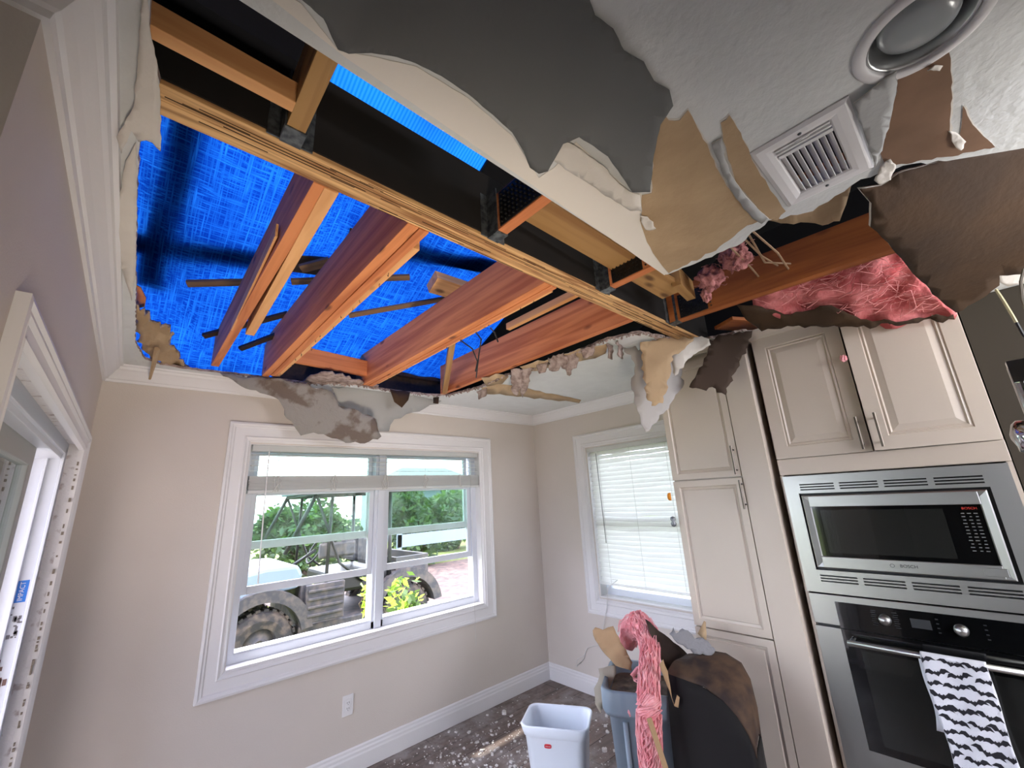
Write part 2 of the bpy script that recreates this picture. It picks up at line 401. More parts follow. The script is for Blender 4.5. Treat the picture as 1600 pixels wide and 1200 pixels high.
def sheet(name, outline, pl, m, thick=.0016, jag=1.2, step=9, grid=14, amp=.004, freq=9, warp=None, zfun=None, parent=None, seed=3, smooth=True, rim=None, bevel=0, holes=()):
    """thin real sheet: outline given as seen, laid on a real plane, waved by noise, given thickness"""
    r = random.Random(seed); o2 = jag_outline(outline, step, jag, r)
    hs = [jag_outline(h, step, jag, r) for h in holes]
    v2, fs = triangulate(o2, hs, grid, r)
    pts = []
    for q in v2:
        p = PP(q.x, q.y, pl) if zfun is None else P(q.x, q.y, 'z', zfun(q.x, q.y))
        off = noise.noise(p * freq + Vector((seed, 0, 0))) * amp
        if warp: off += warp(q.x, q.y)
        pts.append(p + pl[1] * off if not isinstance(off, Vector) else p + off)
    c = ctr(pts)
    me = bpy.data.meshes.new(name); me.from_pydata([tuple(p - c) for p in pts], [], fs)
    if me.polygons and sum((me.polygons[i].normal.dot(CAM - c)) for i in range(len(me.polygons))) < 0: me.flip_normals()
    if smooth and amp > .002:
        for p in me.polygons: p.use_smooth = True
    o = link(name, me, m); o.location = c
    if parent is not None: o.parent = parent; o.matrix_parent_inverse = Matrix.Translation(-WL(parent))
    sm = o.modifiers.new('solid', 'SOLIDIFY'); sm.thickness = thick; sm.offset = -1
    if rim is not None:
        me.materials.append(rim); sm.material_offset_rim = 1
    return o

def text_obj(body, size, M, m, name, parent=None, depth=.0006):
    cu = bpy.data.curves.new(name, 'FONT'); cu.body = body; cu.size = size; cu.extrude = depth; cu.align_x = 'CENTER'; cu.align_y = 'CENTER'
    t = bpy.data.objects.new('tmp', cu); COL.objects.link(t)
    dg = bpy.context.evaluated_depsgraph_get(); me = bpy.data.meshes.new_from_object(t.evaluated_get(dg))
    bpy.data.objects.remove(t); me.name = name
    me.transform(M); c = M.translation.copy(); me.transform(Matrix.Translation(-c))
    me.materials.clear()
    o = link(name, me, m); o.location = c
    if parent is not None: o.parent = parent; o.matrix_parent_inverse = Matrix.Translation(-WL(parent))
    return o

# ================================================================== STRUCTURE
XL, XR, YB, YN, ZC = -.2, 3.11, 3.08, .785, 2.44
WT_ = .2
mb = MB(); mb.box(-2.6, 3.3, -4.2, 3.3, -.12, 0); f = mb.build('floor', FLOOR); tag(f, kind='structure')
def wallbox(name, ax, a0, a1, u0, u1, z1, holes, m=WALL):
    """wall slab with rectangular openings (u0,u1,z0,z1)"""
    mb = MB()
    def bx(p, q, z0, z2):
        if ax == 'y': mb.box(p, q, a0, a1, z0, z2)
        else: mb.box(a0, a1, p, q, z0, z2)
    cur = u0
    for (h0, h1, g0, g1) in holes:
        if h0 > cur: bx(cur, h0, 0, z1)
        if g0 > 0: bx(h0, h1, 0, g0)
        if g1 < z1: bx(h0, h1, g1, z1)
        cur = h1
    if u1 > cur: bx(cur, u1, 0, z1)
    o = mb.build(name, m); tag(o, kind='structure'); return o
wallbox('wall_back', 'y', YB, YB + WT_, XL - .2, XR + .2, ZC, [(.53, 2.37, .765, 2.04)])
wallbox('wall_right', 'x', XR, XR + WT_, -4.2, YB, ZC, [(1.47, 2.41, .77, 2.025)])
wallbox('wall_left', 'x', XL - .2, XL, YN, YB, ZC, [(1.1, 2.815, 0, 1.975)])
wallbox('wall_left_return', 'y', YN, YN + .2, -2.6, XL - .2, ZC, [])
wallbox('wall_far_left', 'x', -2.75, -2.6, -4.2, YN, ZC, [(-3.0, -.9, .2, 2.1)])
wallbox('wall_light_blocker', 'y', -.62, -.47, -2.6, 1.25, ZC, [])  # unseen wall added to keep the rear light off the left return
wallbox('wall_front', 'y', -4.35, -4.2, -2.75, XR, ZC, [(-2.0, 1.0, .2, 2.2)])

HOLE = [(-.09, .64), (-.089, .81), (-.070, .90), (-.096, 1.117), (-.099, 1.303), (-.094, 1.766), (-.088, 2.276), (-.085, 2.6), (-.047, 2.85), (.023, 2.935), (.168, 2.955),
        (.42, 2.935), (.563, 2.931), (.796, 2.925), (.95, 2.84), (1.081, 2.80), (1.4, 2.82), (1.65, 2.8), (1.8, 2.728), (1.866, 2.39), (1.825, 2.115), (1.885, 1.734),
        (1.87, 1.453), (1.857, 1.213), (1.926, 1.054), (2.171, .999), (2.33, .98), (2.40, .70), (2.5, .66), (2.62, -.05), (2.75, -.3), (1.70, -.32), (1.62, -.24), (1.45, -.05),
        (1.421, .037), (1.431, .06), (1.477, .165), (1.414, .273), (1.483, .397), (1.464, .652)]
def ceiling():
    r = random.Random(5)
    hj = []
    n = len(HOLE)
    for i in range(n):
        a = Vector(HOLE[i]); b = Vector(HOLE[(i + 1) % n]); d = b - a; k = max(1, int(d.length / .02)); nn = Vector((-d.y, d.x)).normalized()
        straight = (i == n - 1) or i < 2
        for j in range(k):
            q = a + d * j / k
            if j and not straight: q += nn * (r.uniform(-.0025, .0025) if i < 8 else r.uniform(-.008, .008))
            hj.append(q)
    # the opening for the recessed lamp
    lamp = [Vector((1.0 + .085 * math.cos(t * math.pi / 12), -.118 + .085 * math.sin(t * math.pi / 12))) for t in range(24)]
    outer = [Vector(p) for p in ((-2.75, -4.3), (XR, -4.3), (XR, YB), (XL, YB), (XL, YN), (-2.75, YN))]
    reg = [Vector((1.117, .046)), Vector((1.375, .046)), Vector((1.375, .18)), Vector((1.117, .18))]
    v2, fs = triangulate(outer, [hj, lamp, reg], 0, r)
    me = bpy.data.meshes.new('ceiling'); me.from_pydata([(v.x, v.y, ZC) for v in v2], [], fs)
    bm = bmesh.new(); bm.from_mesh(me); bmesh.ops.recalc_face_normals(bm, faces=bm.faces); bm.to_mesh(me); bm.free()
    if me.polygons[0].normal.z > 0: me.flip_normals()
    o = link('ceiling', me, [CEIL, GYP]); sm = o.modifiers.new('s', 'SOLIDIFY'); sm.thickness = .014; sm.offset = -1; sm.material_offset_rim = 1
    tag(o, kind='structure'); return o
CEILING = ceiling()

# crown moulding, mitred
CP = [(0, -.092), (.010, -.092), (.013, -.080), (.020, -.076), (.030, -.060), (.048, -.034), (.056, -.026), (.060, -.014), (.070, -.010), (.072, 0), (0, 0)]
def sweep(name, prof, pa, pb, m, oa, ob, parent=None):
    """profile swept from pa to pb; oa/ob = plan offset vectors per unit of projection at each end (mitre)"""
    mb = MB(); vs = []; n = len(prof)
    for (p, o_) in ((pa, oa), (pb, ob)):
        for (d, z) in prof: vs.append(Vector((p[0] + o_[0] * d, p[1] + o_[1] * d, p[2] + z)))
    fs = [(k, (k + 1) % n, n + (k + 1) % n, n + k) for k in range(n)] + [tuple(range(n))[::-1], tuple(range(n, 2 * n))]
    mb.add(vs, fs); o = mb.build(name, m, parent); tag(o, kind='structure'); return o
sweep('trim_1', CP, (XL, YB, ZC), (XR, YB, ZC), TRIM, (1, -1), (-1, -1))
sweep('trim_2', CP, (XL, YN, ZC), (XL, YB, ZC), TRIM, (1, -1), (1, -1))
sweep('trim_3', CP, (XR, 1.26, ZC), (XR, YB, ZC), TRIM, (-1, 0), (-1, -1))
sweep('trim_4', CP, (-2.6, YN, ZC), (XL, YN, ZC), TRIM, (0, -1), (1, -1))
BP = [(0, 0), (.016, 0), (.016, .085), (.013, .095), (.013, .108), (.009, .118), (.009, .130), (.004, .138), (0, .138)]
sweep('baseboard_back', BP, (XL, YB, 0), (XR, YB, 0), TRIM, (1, -1), (-1, -1))
sweep('baseboard_right', BP, (XR, 1.26, 0), (XR, YB, 0), TRIM, (-1, 0), (-1, -1))

# ---- window 1 (back wall)
CASE = [(0, 0), (0, .020), (.012, .024), (.020, .019), (.028, .019), (.034, .014), (.085, .014), (.092, .019), (.104, .012), (.112, .012), (.118, .006), (.125, .002), (.125, -.012)]
win1 = empty('window_1', (1.45, YB, .765), kind='structure')
mb = MB(); mb.nested('y', YB, -1, (.405, 2.495, .642, 2.172), [(i, d) for i, d in CASE], cap=False); mb.build('window_casing', TRIM, win1)
mb = MB()
for (x0, x1, z0, z1) in ((.53, .535, .765, 2.04), (2.365, 2.37, .765, 2.04), (.535, 2.365, 2.035, 2.04)): mb.box(x0, x1, YB + .001, YB + .2, z0, z1)
mb.build('jamb_lining', TRIM, win1)
mb = MB(); mb.box(.535, 2.365, YB - .012, YB + .2, .760, .772); mb.build('sill', TRIM, win1, bevel=.003)
yS = 3.17
mb = MB()
mb.nested('y', yS - .02, 1, (.535, 2.365, .772, 2.035), [(0, 0), (0, .10), (.028, .10), (.028, .03), (.045, .03), (.045, 0), (0, 0)], cap=False)
mb.box(1.425, 1.475, yS - .035, yS + .08, .772, 2.035); mb.box(1.405, 1.495, yS - .02, yS + .08, .772, 2.035)
mb.box(.58, 1.405, yS - .015, yS + .07, .772, .828); mb.box(1.495, 2.32, yS - .015, yS + .07, .772, .828)
mb.build('window_frame', VINYL, win1, bevel=.002)
def sash(x0, x1, z0, z1, y, rail, top, gm, nm='sash'):
    mb = MB(); st = .032
    mb.box(x0, x0 + st, y, y + .03, z0, z1); mb.box(x1 - st, x1, y, y + .03, z0, z1)
    mb.box(x0 + st, x1 - st, y, y + .03, z0, z0 + rail); mb.box(x0 + st, x1 - st, y, y + .03, z1 - top, z1)
    s_ = mb.build(nm, VINYL, win1, bevel=.003)
    mb = MB(); mb.box(x0 + st, x1 - st, y + .012, y + .018, z0 + rail, z1 - top); mb.build('window_pane', gm, s_)
sash(.582, 1.404, 1.130, 1.765, yS, .045, .05, GLASS); sash(1.496, 2.318, 1.138, 1.765, yS, .045, .05, GLASS)
sash(.582, 1.404, 1.385, 2.03, yS + .045, .05, .05, GLASSG); sash(1.496, 2.318, 1.385, 2.03, yS + .045, .05, .05, GLASSG)

# ---- window 2 (right wall)
win2 = empty('window_2', (XR, 1.94, .77), kind='structure')
mb = MB(); mb.nested('x', XR, -1, (1.345, 2.545, .628, 2.157), [(i, d) for i, d in CASE], cap=False); mb.build('window_casing', TRIM, win2)
mb = MB()
mb.box(XR + .001, XR + .2, 2.405, 2.41, .77, 2.025); mb.box(XR + .001, XR + .2, 1.47, 1.475, .77, 2.025); mb.box(XR + .001, XR + .2, 1.475, 2.405, 2.02, 2.025)
mb.build('jamb_lining', TRIM, win2)
mb = MB(); mb.box(XR - .01, XR + .2, 1.475, 2.405, .765, .775); mb.build('sill', TRIM, win2, bevel=.003)
mb = MB(); mb.nested('x', XR + .09, 1, (1.475, 2.405, .775, 2.02), [(0, 0), (0, .08), (.05, .08), (.05, 0), (0, 0)], cap=False)
mb.box(XR + .09, XR + .13, 1.525, 2.355, 1.36, 1.41); mb.build('window_frame', VINYL, win2, bevel=.003)
mb = MB(); mb.box(XR + .12, XR + .126, 1.525, 2.355, .825, 1.97); mb.build('window_pane', GLASS, win2)

# ---- sliding door (left wall)
door = empty('door_1', (XL, 2.0, 0), kind='structure')
mb = MB()
cz = 2.015; y0, y1 = 1.055, 2.885; cw = .075
DC = [(0, 0), (0, .020), (.010, .022), (.016, .016), (.026, .016), (.030, .020), (.038, .014), (.060, .012), (.066, .016), (cw, .008), (cw, -.01)]
vs = []; fs = []
for ins, d in DC:
    for (a, b) in ((y0 + ins, 0), (y0 + ins, cz - ins), (y1 - ins, cz - ins), (y1 - ins, 0)): vs.append((XL + d, a, b))
for i in range(len(DC) - 1):
    for k in range(3): fs.append((i * 4 + k, i * 4 + k + 1, i * 4 + 5 + k, i * 4 + 4 + k))
mb.add(vs, fs); mb.build('door_casing', TRIM, door)
mb = MB()
mb.box(XL - .06, XL - .002, 2.812, 2.817, 0, 1.972); mb.box(XL - .06, XL - .002, 1.1, 2.812, 1.966, 1.972)
mb.build('door_reveal', STUCCO, door)
mb = MB()
# white vinyl frame: head, far jamb with ridges
mb.box(XL - .17, XL - .045, 1.1, 2.78, 1.915, 1.966); mb.box(XL - .17, XL - .055, 1.1, 2.79, 1.895, 1.93)
mb.box(XL - .17, XL - .045, 2.775, 2.812, 0, 1.966); mb.box(XL - .160, XL - .150, 2.755, 2.79, 0, 1.90); mb.box(XL - .105, XL - .095, 2.755, 2.79, 0, 1.90); mb.box(XL - .055, XL - .045, 2.755, 2.79, 0, 1.95)
mb.box(XL - .17, XL - .045, 1.1, 1.13, 0, 1.966); mb.box(XL - .17, XL - .045, 1.1, 2.8, 0, .03)
mb.build('door_frame', VINYL, door, bevel=.002)
mb = MB()
mb.nested('x', XL - .125, 1, (1.13, 2.38, .03, 1.90), [(0, 0), (0, .035), (.075, .035), (.075, 0), (0, 0)], cap=False)
pn = mb.build('sliding_panel', mat('taupe_vinyl', (150, 150, 146), .4), door, bevel=.003)
mb = MB(); mb.box(XL - .112, XL - .106, 1.205, 2.305, .105, 1.825); mb.build('door_pane', glass('door_glass', (.88, .91, .90), .06), pn)
# stickers on the far jamb, facing the room (-y)
yj = 2.7745
sx0 = P(34, 924, 'y', yj).x; sz0 = P(34, 924, 'y', yj).z
MJ = Matrix(((0, -1, 0, sx0), (0, 0, -1, yj - .0006), (1, 0, 0, sz0), (0, 0, 0, 1)))
mb = MB(); mb.box(sx0 - .016, sx0 + .016, yj - .0005, yj + .001, sz0 - .042, sz0 + .042)
stk = mb.build('blue_sticker', BLUEST, door)
tt = text_obj('IMPACT', .021, MJ, VINYL, 'sticker_lettering', stk)
r = random.Random(2); mb = MB()
for k in range(14):
    z = sz0 - .06 - r.random() * .12; x = sx0 - .018 + r.random() * .03; mb.box(x, x + r.uniform(.004, .012), yj - .0005, yj + .001, z, z + r.uniform(.003, .02))
mb.build('paper_label', mat('grey_label_print', (110, 108, 112), .6), door)
mb = MB()
for k in range(26):
    z = .15 + r.random() * (sz0 - .4); x = sx0 - .02 + r.random() * .035; mb.box(x, x + r.uniform(.003, .012), yj - .0006, yj + .001, z, z + r.uniform(.004, .03))
mb.build('scuffs', mat('dirt_scuff', (110, 84, 78), .8), door)
# block wall end outside the door and jagged torn paint along the reveal
mb = MB(); mb.box(XL - .40, XL - .2, 2.80, 3.28, -.1, 2.0); o = mb.build('wall_outside_return', STUCCO); tag(o, kind='structure')
mb = MB(); mb.box(XL - .75, XL - .4, 3.08, 3.28, -.1, 2.4); o = mb.build('wall_outside_pier', STUCCO); tag(o, kind='structure')
r = random.Random(8); mb = MB()
z = .1
while z < 1.93:
    h = r.uniform(.004, .02); mb.box(XL - .006, XL - .002 + r.uniform(0, .004), 2.807 - r.uniform(.0, .009), 2.812, z, z + h); z += h + r.uniform(0, .05)
mb.build('torn_paint', mat('torn_paint_grey', (134, 124, 112), .9), door)

# ================================================================== ATTIC
att = 0.45
def zt(y): return 2.52 + att * (3.2 - y)
TPL = (Vector((0, 3.2, 2.52)), Vector((0, att, 1)).normalized())
def tarp_mesh():
    # sloping roof tarp with drop at the gable and at the eave, wrinkled, one surface
    mb = MB(); nx, ny = 90, 90; X0, X1, Y0, Y1 = -.75, 2.3, .95, 3.35
    vs = []
    for j in range(ny + 1):
        for i in range(nx + 1):
            x = X0 + (X1 - X0) * i / nx; y = Y0 + (Y1 - Y0) * j / ny; z = zt(y)
            if x < -.35: z -= (-.35 - x) * 2.4
            if y > 3.12: z -= (y - 3.12) * 1.6
            z += .035 * noise.noise(Vector((x * 2.2, y * 2.2, 1))) + .014 * noise.noise(Vector((x * 7 + y * 3, y * 3, 4)))
            z += .03 * max(0, 1 - abs((x - .1) * .9 + (y - 2.7)) * 6) - .02 * max(0, 1 - abs((x + .05) - (y - 2.2) * .35) * 9)
            vs.append((x, y, z))
    fs = [(j * (nx + 1) + i, j * (nx + 1) + i + 1, (j + 1) * (nx + 1) + i + 1, (j + 1) * (nx + 1) + i) for j in range(ny) for i in range(nx) if not (j < 18 and 1)]
    fr = [(j * (nx + 1) + i, j * (nx + 1) + i + 1, (j + 1) * (nx + 1) + i + 1, (j + 1) * (nx + 1) + i) for j in range(18) for i in range(nx)]
    mb.add(vs, fs, 0); mb.add(vs, fr, 1)
    o = mb.build('roof_tarp', [TARP, TARPR], weld=True, smooth=True)
    tag(o, 'bright blue woven tarp covering the open roof above the joists', 'tarp'); return o
tarp_mesh()
# dark roof deck left in place over the kitchen side (with the gap that shows the ribbed tarp), gable and fascia boards
def deck():
    mb = MB(); ny = -4.3
    z_ = lambda y: zt(y) - .05 if y > .95 else zt(.95) - .05 + (.95 - y) * .02
    def slab(x0, x1, y0, y1):
        vs = [(x0, y0, z_(y0)), (x1, y0, z_(y0)), (x1, y1, z_(y1)), (x0, y1, z_(y1))]
        vs += [(a, b, c + .02) for a, b, c in vs]
        mb.add(vs, [(0, 1, 2, 3), (4, 7, 6, 5), (0, 4, 5, 1), (1, 5, 6, 2), (2, 6, 7, 3), (3, 7, 4, 0)])
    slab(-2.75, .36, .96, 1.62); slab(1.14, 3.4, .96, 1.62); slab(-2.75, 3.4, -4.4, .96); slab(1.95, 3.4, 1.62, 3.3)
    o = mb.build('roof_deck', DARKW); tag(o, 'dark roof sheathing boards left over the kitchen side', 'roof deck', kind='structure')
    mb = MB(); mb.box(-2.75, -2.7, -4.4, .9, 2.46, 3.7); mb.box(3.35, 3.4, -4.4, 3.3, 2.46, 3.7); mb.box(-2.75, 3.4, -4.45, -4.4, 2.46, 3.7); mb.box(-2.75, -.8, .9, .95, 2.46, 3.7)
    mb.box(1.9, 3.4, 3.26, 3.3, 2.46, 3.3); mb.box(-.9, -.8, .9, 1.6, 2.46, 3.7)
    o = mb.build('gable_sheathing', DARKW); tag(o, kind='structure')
deck()
# laminated beam
lv = empty('laminated_beam', (.9, .95, 2.45), 'long laminated timber beam crossing the whole ceiling hole', 'beam')
for k, (yy) in enumerate((.932, .976)):
    board('beam_ply', (-.9, yy, 2.575), (2.45, yy, 2.575), .0425, .25, LVL, lv)
mb = MB(); mb.box(-.9, 2.45, .905, .910, 2.462, 2.70); mb.build('beam_shade_strip', mat('beam_shade_black', (24, 17, 13), .95, rgb2=(12, 9, 8), vscale=5), lv)  # the beam's unlit near face, its shade put into a near-black strip
r = random.Random(4); mb = MB()
for k in range(46):
    x = r.uniform(-.1, 2.0); yy = r.uniform(.915, .995); L_ = r.uniform(.05, .35); mb.box(x, x + L_, yy, yy + r.uniform(.001, .0025), 2.4492, 2.4506)
mb.build('split_lines', mat('black_split', (40, 24, 14), .9), lv)

ZB = 2.45
def joist(name, x0, x1, xt, ya, yb, depth, m, label, strips=(), group=None, z=ZB):
    o = empty(name, ((x0 + x1) / 2, (ya + yb) / 2, z), label, 'joist', group)
    w = x1 - x0
    board('timber', ((x0 + x1) / 2, ya, z + depth / 2), ((x0 + x1) / 2, yb, z + depth / 2), w, depth, m, o)
    for (a, b, p, q, zz, hh, mm, cut) in strips:
        board('furring_strip', (a, p, zz + hh / 2), (b, q, zz + hh / 2), xt, hh, mm, o, cut=cut)
    return o
def staples(o, x, ya, yb, z, n, seed):
    r = random.Random(seed)
    for k in range(n):
        mb = MB(); y = ya + (yb - ya) * (k + r.random() * .7) / n; xx = x + r.uniform(-.012, .012)
        mb.tube([(xx, y, z + .003), (xx + r.uniform(-.006, .006), y + r.uniform(-.01, .01), z - r.uniform(.008, .02)), (xx + r.uniform(0, .012), y + .012, z - .004)], .0011, 5)
        mb.build('staple', WIRE, o)
j1 = joist('ceiling_joist', .245, .283, .038, 1.0, 2.85, .20, WJ, 'split leftmost joist below the blue tarp, two boards side by side',
           [(.292, .322, 1.0, 2.12, 2.447, .19, WP, .10)])
board('splintered_face', (.236, 1.35, 2.50), (.248, 2.2, 2.47), .008, .05, WP, j1)
j2 = joist('ceiling_joist', .520, .558, .034, 1.0, 2.93, .255, WJ, 'deep reddish joist second from the left with stapled pale edge',
           [(.577, .577, 1.0, 2.88, 2.447, .20, WJ, 0), (.612, .606, 1.12, 2.93, 2.462, .06, WP, 0)])
staples(j2, .61, 1.3, 2.9, 2.462, 14, 3)
j3 = joist('ceiling_joist', 1.128, 1.166, .032, 1.0, 2.93, .24, WJ, 'wide orange joist in the middle of the hole, curled paper at its low end',
           [(1.184, 1.184, 1.0, 2.80, 2.447, .20, WJ, 0), (1.217, 1.213, 1.05, 2.76, 2.462, .05, WP, 0)])
staples(j3, 1.21, 1.1, 2.7, 2.462, 16, 6)
j4 = joist('ceiling_joist', 1.742, 1.780, .03, 1.0, 2.75, .235, WJ, 'dark rightmost joist beyond the beam above the torn ceiling edge',
           [(1.60, 1.60, 1.0, 1.75, 2.62, .04, WP, 0)])
board('truss_chord', (1.30, 1.9, 2.60), (1.75, 2.70, 2.47), .038, .06, WT, j4)
# near-side joists in hangers
def hanger(o, x0, x1, m=GALV):
    mb = MB(); mb.box(x0 - .003, x1 + .003, .855, .907, ZB - .004, ZB); mb.box(x0 - .004, x0, .855, .907, ZB, ZB + .16); mb.box(x1, x1 + .004, .855, .907, ZB, ZB + .16)
    mb.box(x0 - .03, x0, .903, .907, ZB, ZB + .16); mb.box(x1, x1 + .03, .903, .907, ZB, ZB + .16)
    mb.build('metal_hanger', m, o)
nj = []
for k, (x0, x1, m, lab) in enumerate(((.145, .184, WT, 'short kitchen-side joist at the left end in a shiny metal hanger'),
                                      (.762, .800, WJ, 'kitchen-side joist second from left with nail plate beside its hanger'),
                                      (1.372, 1.410, WJ, 'short joist stub under the pointed tip of the torn ceiling strip'),
                                      (1.965, 2.003, WO, 'long orange joist running beside the pink insulation to the right'))):
    o = empty('kitchen_joist', ((x0 + x1) / 2, .4, ZB), lab, 'joist')
    if k == 3: board('timber', ((x0 + x1) / 2, .90, ZB + .09), (2.075, -.5, ZB + .09), .05, .18, m, o)
    else: board('timber', ((x0 + x1) / 2, .90, ZB + .07), ((x0 + x1) / 2, -1.0, ZB + .07), x1 - x0, .14, m, o)
    hanger(o, x0, x1)
    if k in (1, 2, 3):
        mb = MB(); mb.box(x0 - .004, x0, .66 if k == 1 else .70, .84, ZB + .005, ZB + .13)
        for a in range(9):
            for b in range(7):
                yy = .68 + a * .018; zz = ZB + .012 + b * .017; mb.box(x0 - .010, x0 - .004, yy, yy + .006, zz, zz + .004)
        mb.build('nail_plate', mat('dark_plate', (44, 42, 40), .5, metal=.6), o)
board_o = board('blocking_board', (-.25, .803, 2.478), (.147, .803, 2.478), .03, .055, WP)
tag(board_o, 'pale blocking board running left from the short joist', 'board')
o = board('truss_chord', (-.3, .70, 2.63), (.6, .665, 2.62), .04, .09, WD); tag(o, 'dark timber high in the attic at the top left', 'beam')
o = board('truss_chord', (.85, .80, 2.56), (1.75, .76, 2.50), .12, .02, WT); tag(o, 'wide brown board lying above the tip of the torn ceiling strip', 'board')
# braces seen beyond the joists, under the tarp
def pl_off(d): return (TPL[0] + Vector((0, 0, -d)), TPL[1])
def bat(a, b, d, w, h, m, lab, nm='roof_batten'):
    p = PP(a[0], a[1], pl_off(d)); q = PP(b[0], b[1], pl_off(d))
    o = board(nm, p, q, w, h, m, up=TPL[1]); tag(o, lab, 'batten'); return o
bat((292, 443), (420, 440), .07, .035, .02, BATT, 'thin batten under the tarp left of the split joist')
bat((455, 440), (640, 433), .07, .035, .02, BATT, 'batten passing behind the split joist to the deep joist')
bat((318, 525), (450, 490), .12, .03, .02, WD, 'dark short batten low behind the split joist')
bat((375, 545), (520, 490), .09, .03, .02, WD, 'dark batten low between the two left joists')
bat((545, 493), (700, 466), .10, .035, .015, BATT, 'pale batten crossing from the deep joist to the wide orange joist')
bat((470, 420), (515, 408), .05, .05, .02, BATT, 'short pale batten end between the two left joists')
o = board('truss_block', PP(675, 440, pl_off(.14)), PP(745, 462, pl_off(.14)), .12, .07, WP, up=TPL[1]); tag(o, 'stub of pale timber against the wide orange joist', 'block')
o = board('truss_chord', (.60, 2.70, 2.56), (1.14, 2.76, 2.56), .04, .11, WJ); tag(o, 'dark reddish board linking two joists near the window wall', 'board')
# rafters lying above the tarp: they shade it
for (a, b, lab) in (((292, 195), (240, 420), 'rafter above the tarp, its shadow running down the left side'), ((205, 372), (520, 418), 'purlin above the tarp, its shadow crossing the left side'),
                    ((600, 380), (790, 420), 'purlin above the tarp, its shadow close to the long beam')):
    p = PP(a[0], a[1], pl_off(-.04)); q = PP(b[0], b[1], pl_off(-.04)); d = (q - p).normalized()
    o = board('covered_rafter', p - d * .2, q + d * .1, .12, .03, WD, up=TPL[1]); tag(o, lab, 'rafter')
# dark wall-plate boards low at the back right
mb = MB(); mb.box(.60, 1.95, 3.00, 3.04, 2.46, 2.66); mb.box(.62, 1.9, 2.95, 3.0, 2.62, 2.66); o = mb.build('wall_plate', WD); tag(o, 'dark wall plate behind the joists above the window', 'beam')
# cables near the wide joist
for pts, lab in (([(720, 532), (738, 545), (746, 565), (743, 580)], 'thin dark cable curving down near the low end of the orange joist'),
                 ([(744, 520), (752, 530), (748, 556), (744, 590)], 'second dark cable dangling over the torn ceiling edge'),
                 ([(766, 512), (773, 520), (778, 534)], 'short pale cable end hanging beside the dangling dark cable')):
    mb = MB(); mb.tube([P(u, v, 'z', 2.45 - .02 * i) for i, (u, v) in enumerate(pts)], .004, 6); o = mb.build('cable', WIRE if 'dark' in lab else CORD); tag(o, lab, 'cable')
r = random.Random(12)
for k, (a, b, c) in enumerate((((1163, 350), (1215, 395), (1245, 440)), ((1155, 365), (1190, 400), (1215, 415)), ((1165, 358), (1195, 410), (1235, 412)), ((1140, 385), (1175, 420), (1185, 432)))):
    mb = MB(); mb.tube([P(a[0], a[1], 'z', 2.52), P(b[0], b[1], 'z', 2.50), P(c[0], c[1], 'z', 2.53)], .004, 6)
    o = mb.build('cable', mat('brown_cable%d' % k, (150, 120, 92), .6)); tag(o, ('upper', 'middle', 'lower', 'shortest')[k] + ' brown cable fanning out of the pink tuft in the dark hole', 'cable')

# ================================================================== TORN CEILING PIECES
CZ = axpl('z', ZC - .0025)
# smooth straight strip along the hole + skin curving down, light and shade put into their tones
def sagw(u, v):
    return 0
# hanging paint skin, ceiling shade put into its grey; free edge hangs lowest
skin_out = [(380, -60), (470, 0), (505, 30), (528, 78), (545, 84), (580, 82), (620, 88), (650, 98), (690, 118), (730, 145), (770, 178), (800, 205), (818, 235), (828, 262), (842, 272), (856, 268), (866, 250), (880, 225),
            (905, 215), (950, 245), (965, 265), (988, 299), (1016, 300), (1020, 250), (1032, 195), (1052, 165), (1046, 140), (1022, 126), (1006, 96), (975, 78), (958, 44), (930, 24), (918, -10), (890, -60)]
edge = [(470, 0), (528, 78), (580, 82), (650, 98), (730, 145), (800, 205), (842, 272), (900, 215), (988, 299), (1016, 300)]
def dist_edge(u, v):
    best = 1e9
    for i in range(len(edge) - 1):
        a = Vector(edge[i]); b = Vector(edge[i + 1]); p = Vector((u, v)); d = b - a; t = max(0, min(1, (p - a).dot(d) / d.length_squared)); best = min(best, (a + d * t - p).length)
    return best
def skin_warp(u, v):
    d = dist_edge(u, v); t = max(0, 1 - d / 240); lim = max(0, min(1, (1040 - u) / 200)); lim2 = max(0, min(1, (v + 60) / 40)) if u < 1100 else 1
    return ZC - (.055 * t ** 1.5 * lim + .004)
sk = sheet('hanging_paint_skin', skin_out, axpl('z', ZC), mat('shaded_paint_skin', (100, 102, 101), .85, bump=.2, bscale=50, bdist=.004), thick=.0007, jag=.4, step=9, grid=16, amp=.006, freq=5, zfun=skin_warp, seed=11)
stp = sheet('lit_ceiling_strip', [(400, -20), (425, -20), (470, 5), (530, 80), (580, 88), (650, 104), (730, 152), (800, 212), (842, 278), (866, 262), (900, 222), (985, 300), (1003, 303), (1000, 345), (1008, 370), (1020, 396), (1044, 427), (1038, 430), (540, 90)], axpl('z', ZC - .002), mat('lit_strip_pale', (228, 222, 212), .9, bump=.06, bscale=60), thick=.001, jag=.3, step=12, grid=40, amp=.0005, seed=12)  # window light on the ceiling edge, put into the pale colour
tag(stp, 'pale ceiling strip coloured as lit, running along the straight edge of the hole', 'torn paper')
tag(sk, 'skin of ceiling paint coloured as shaded, sagging along the straight hole edge', 'torn ceiling skin')
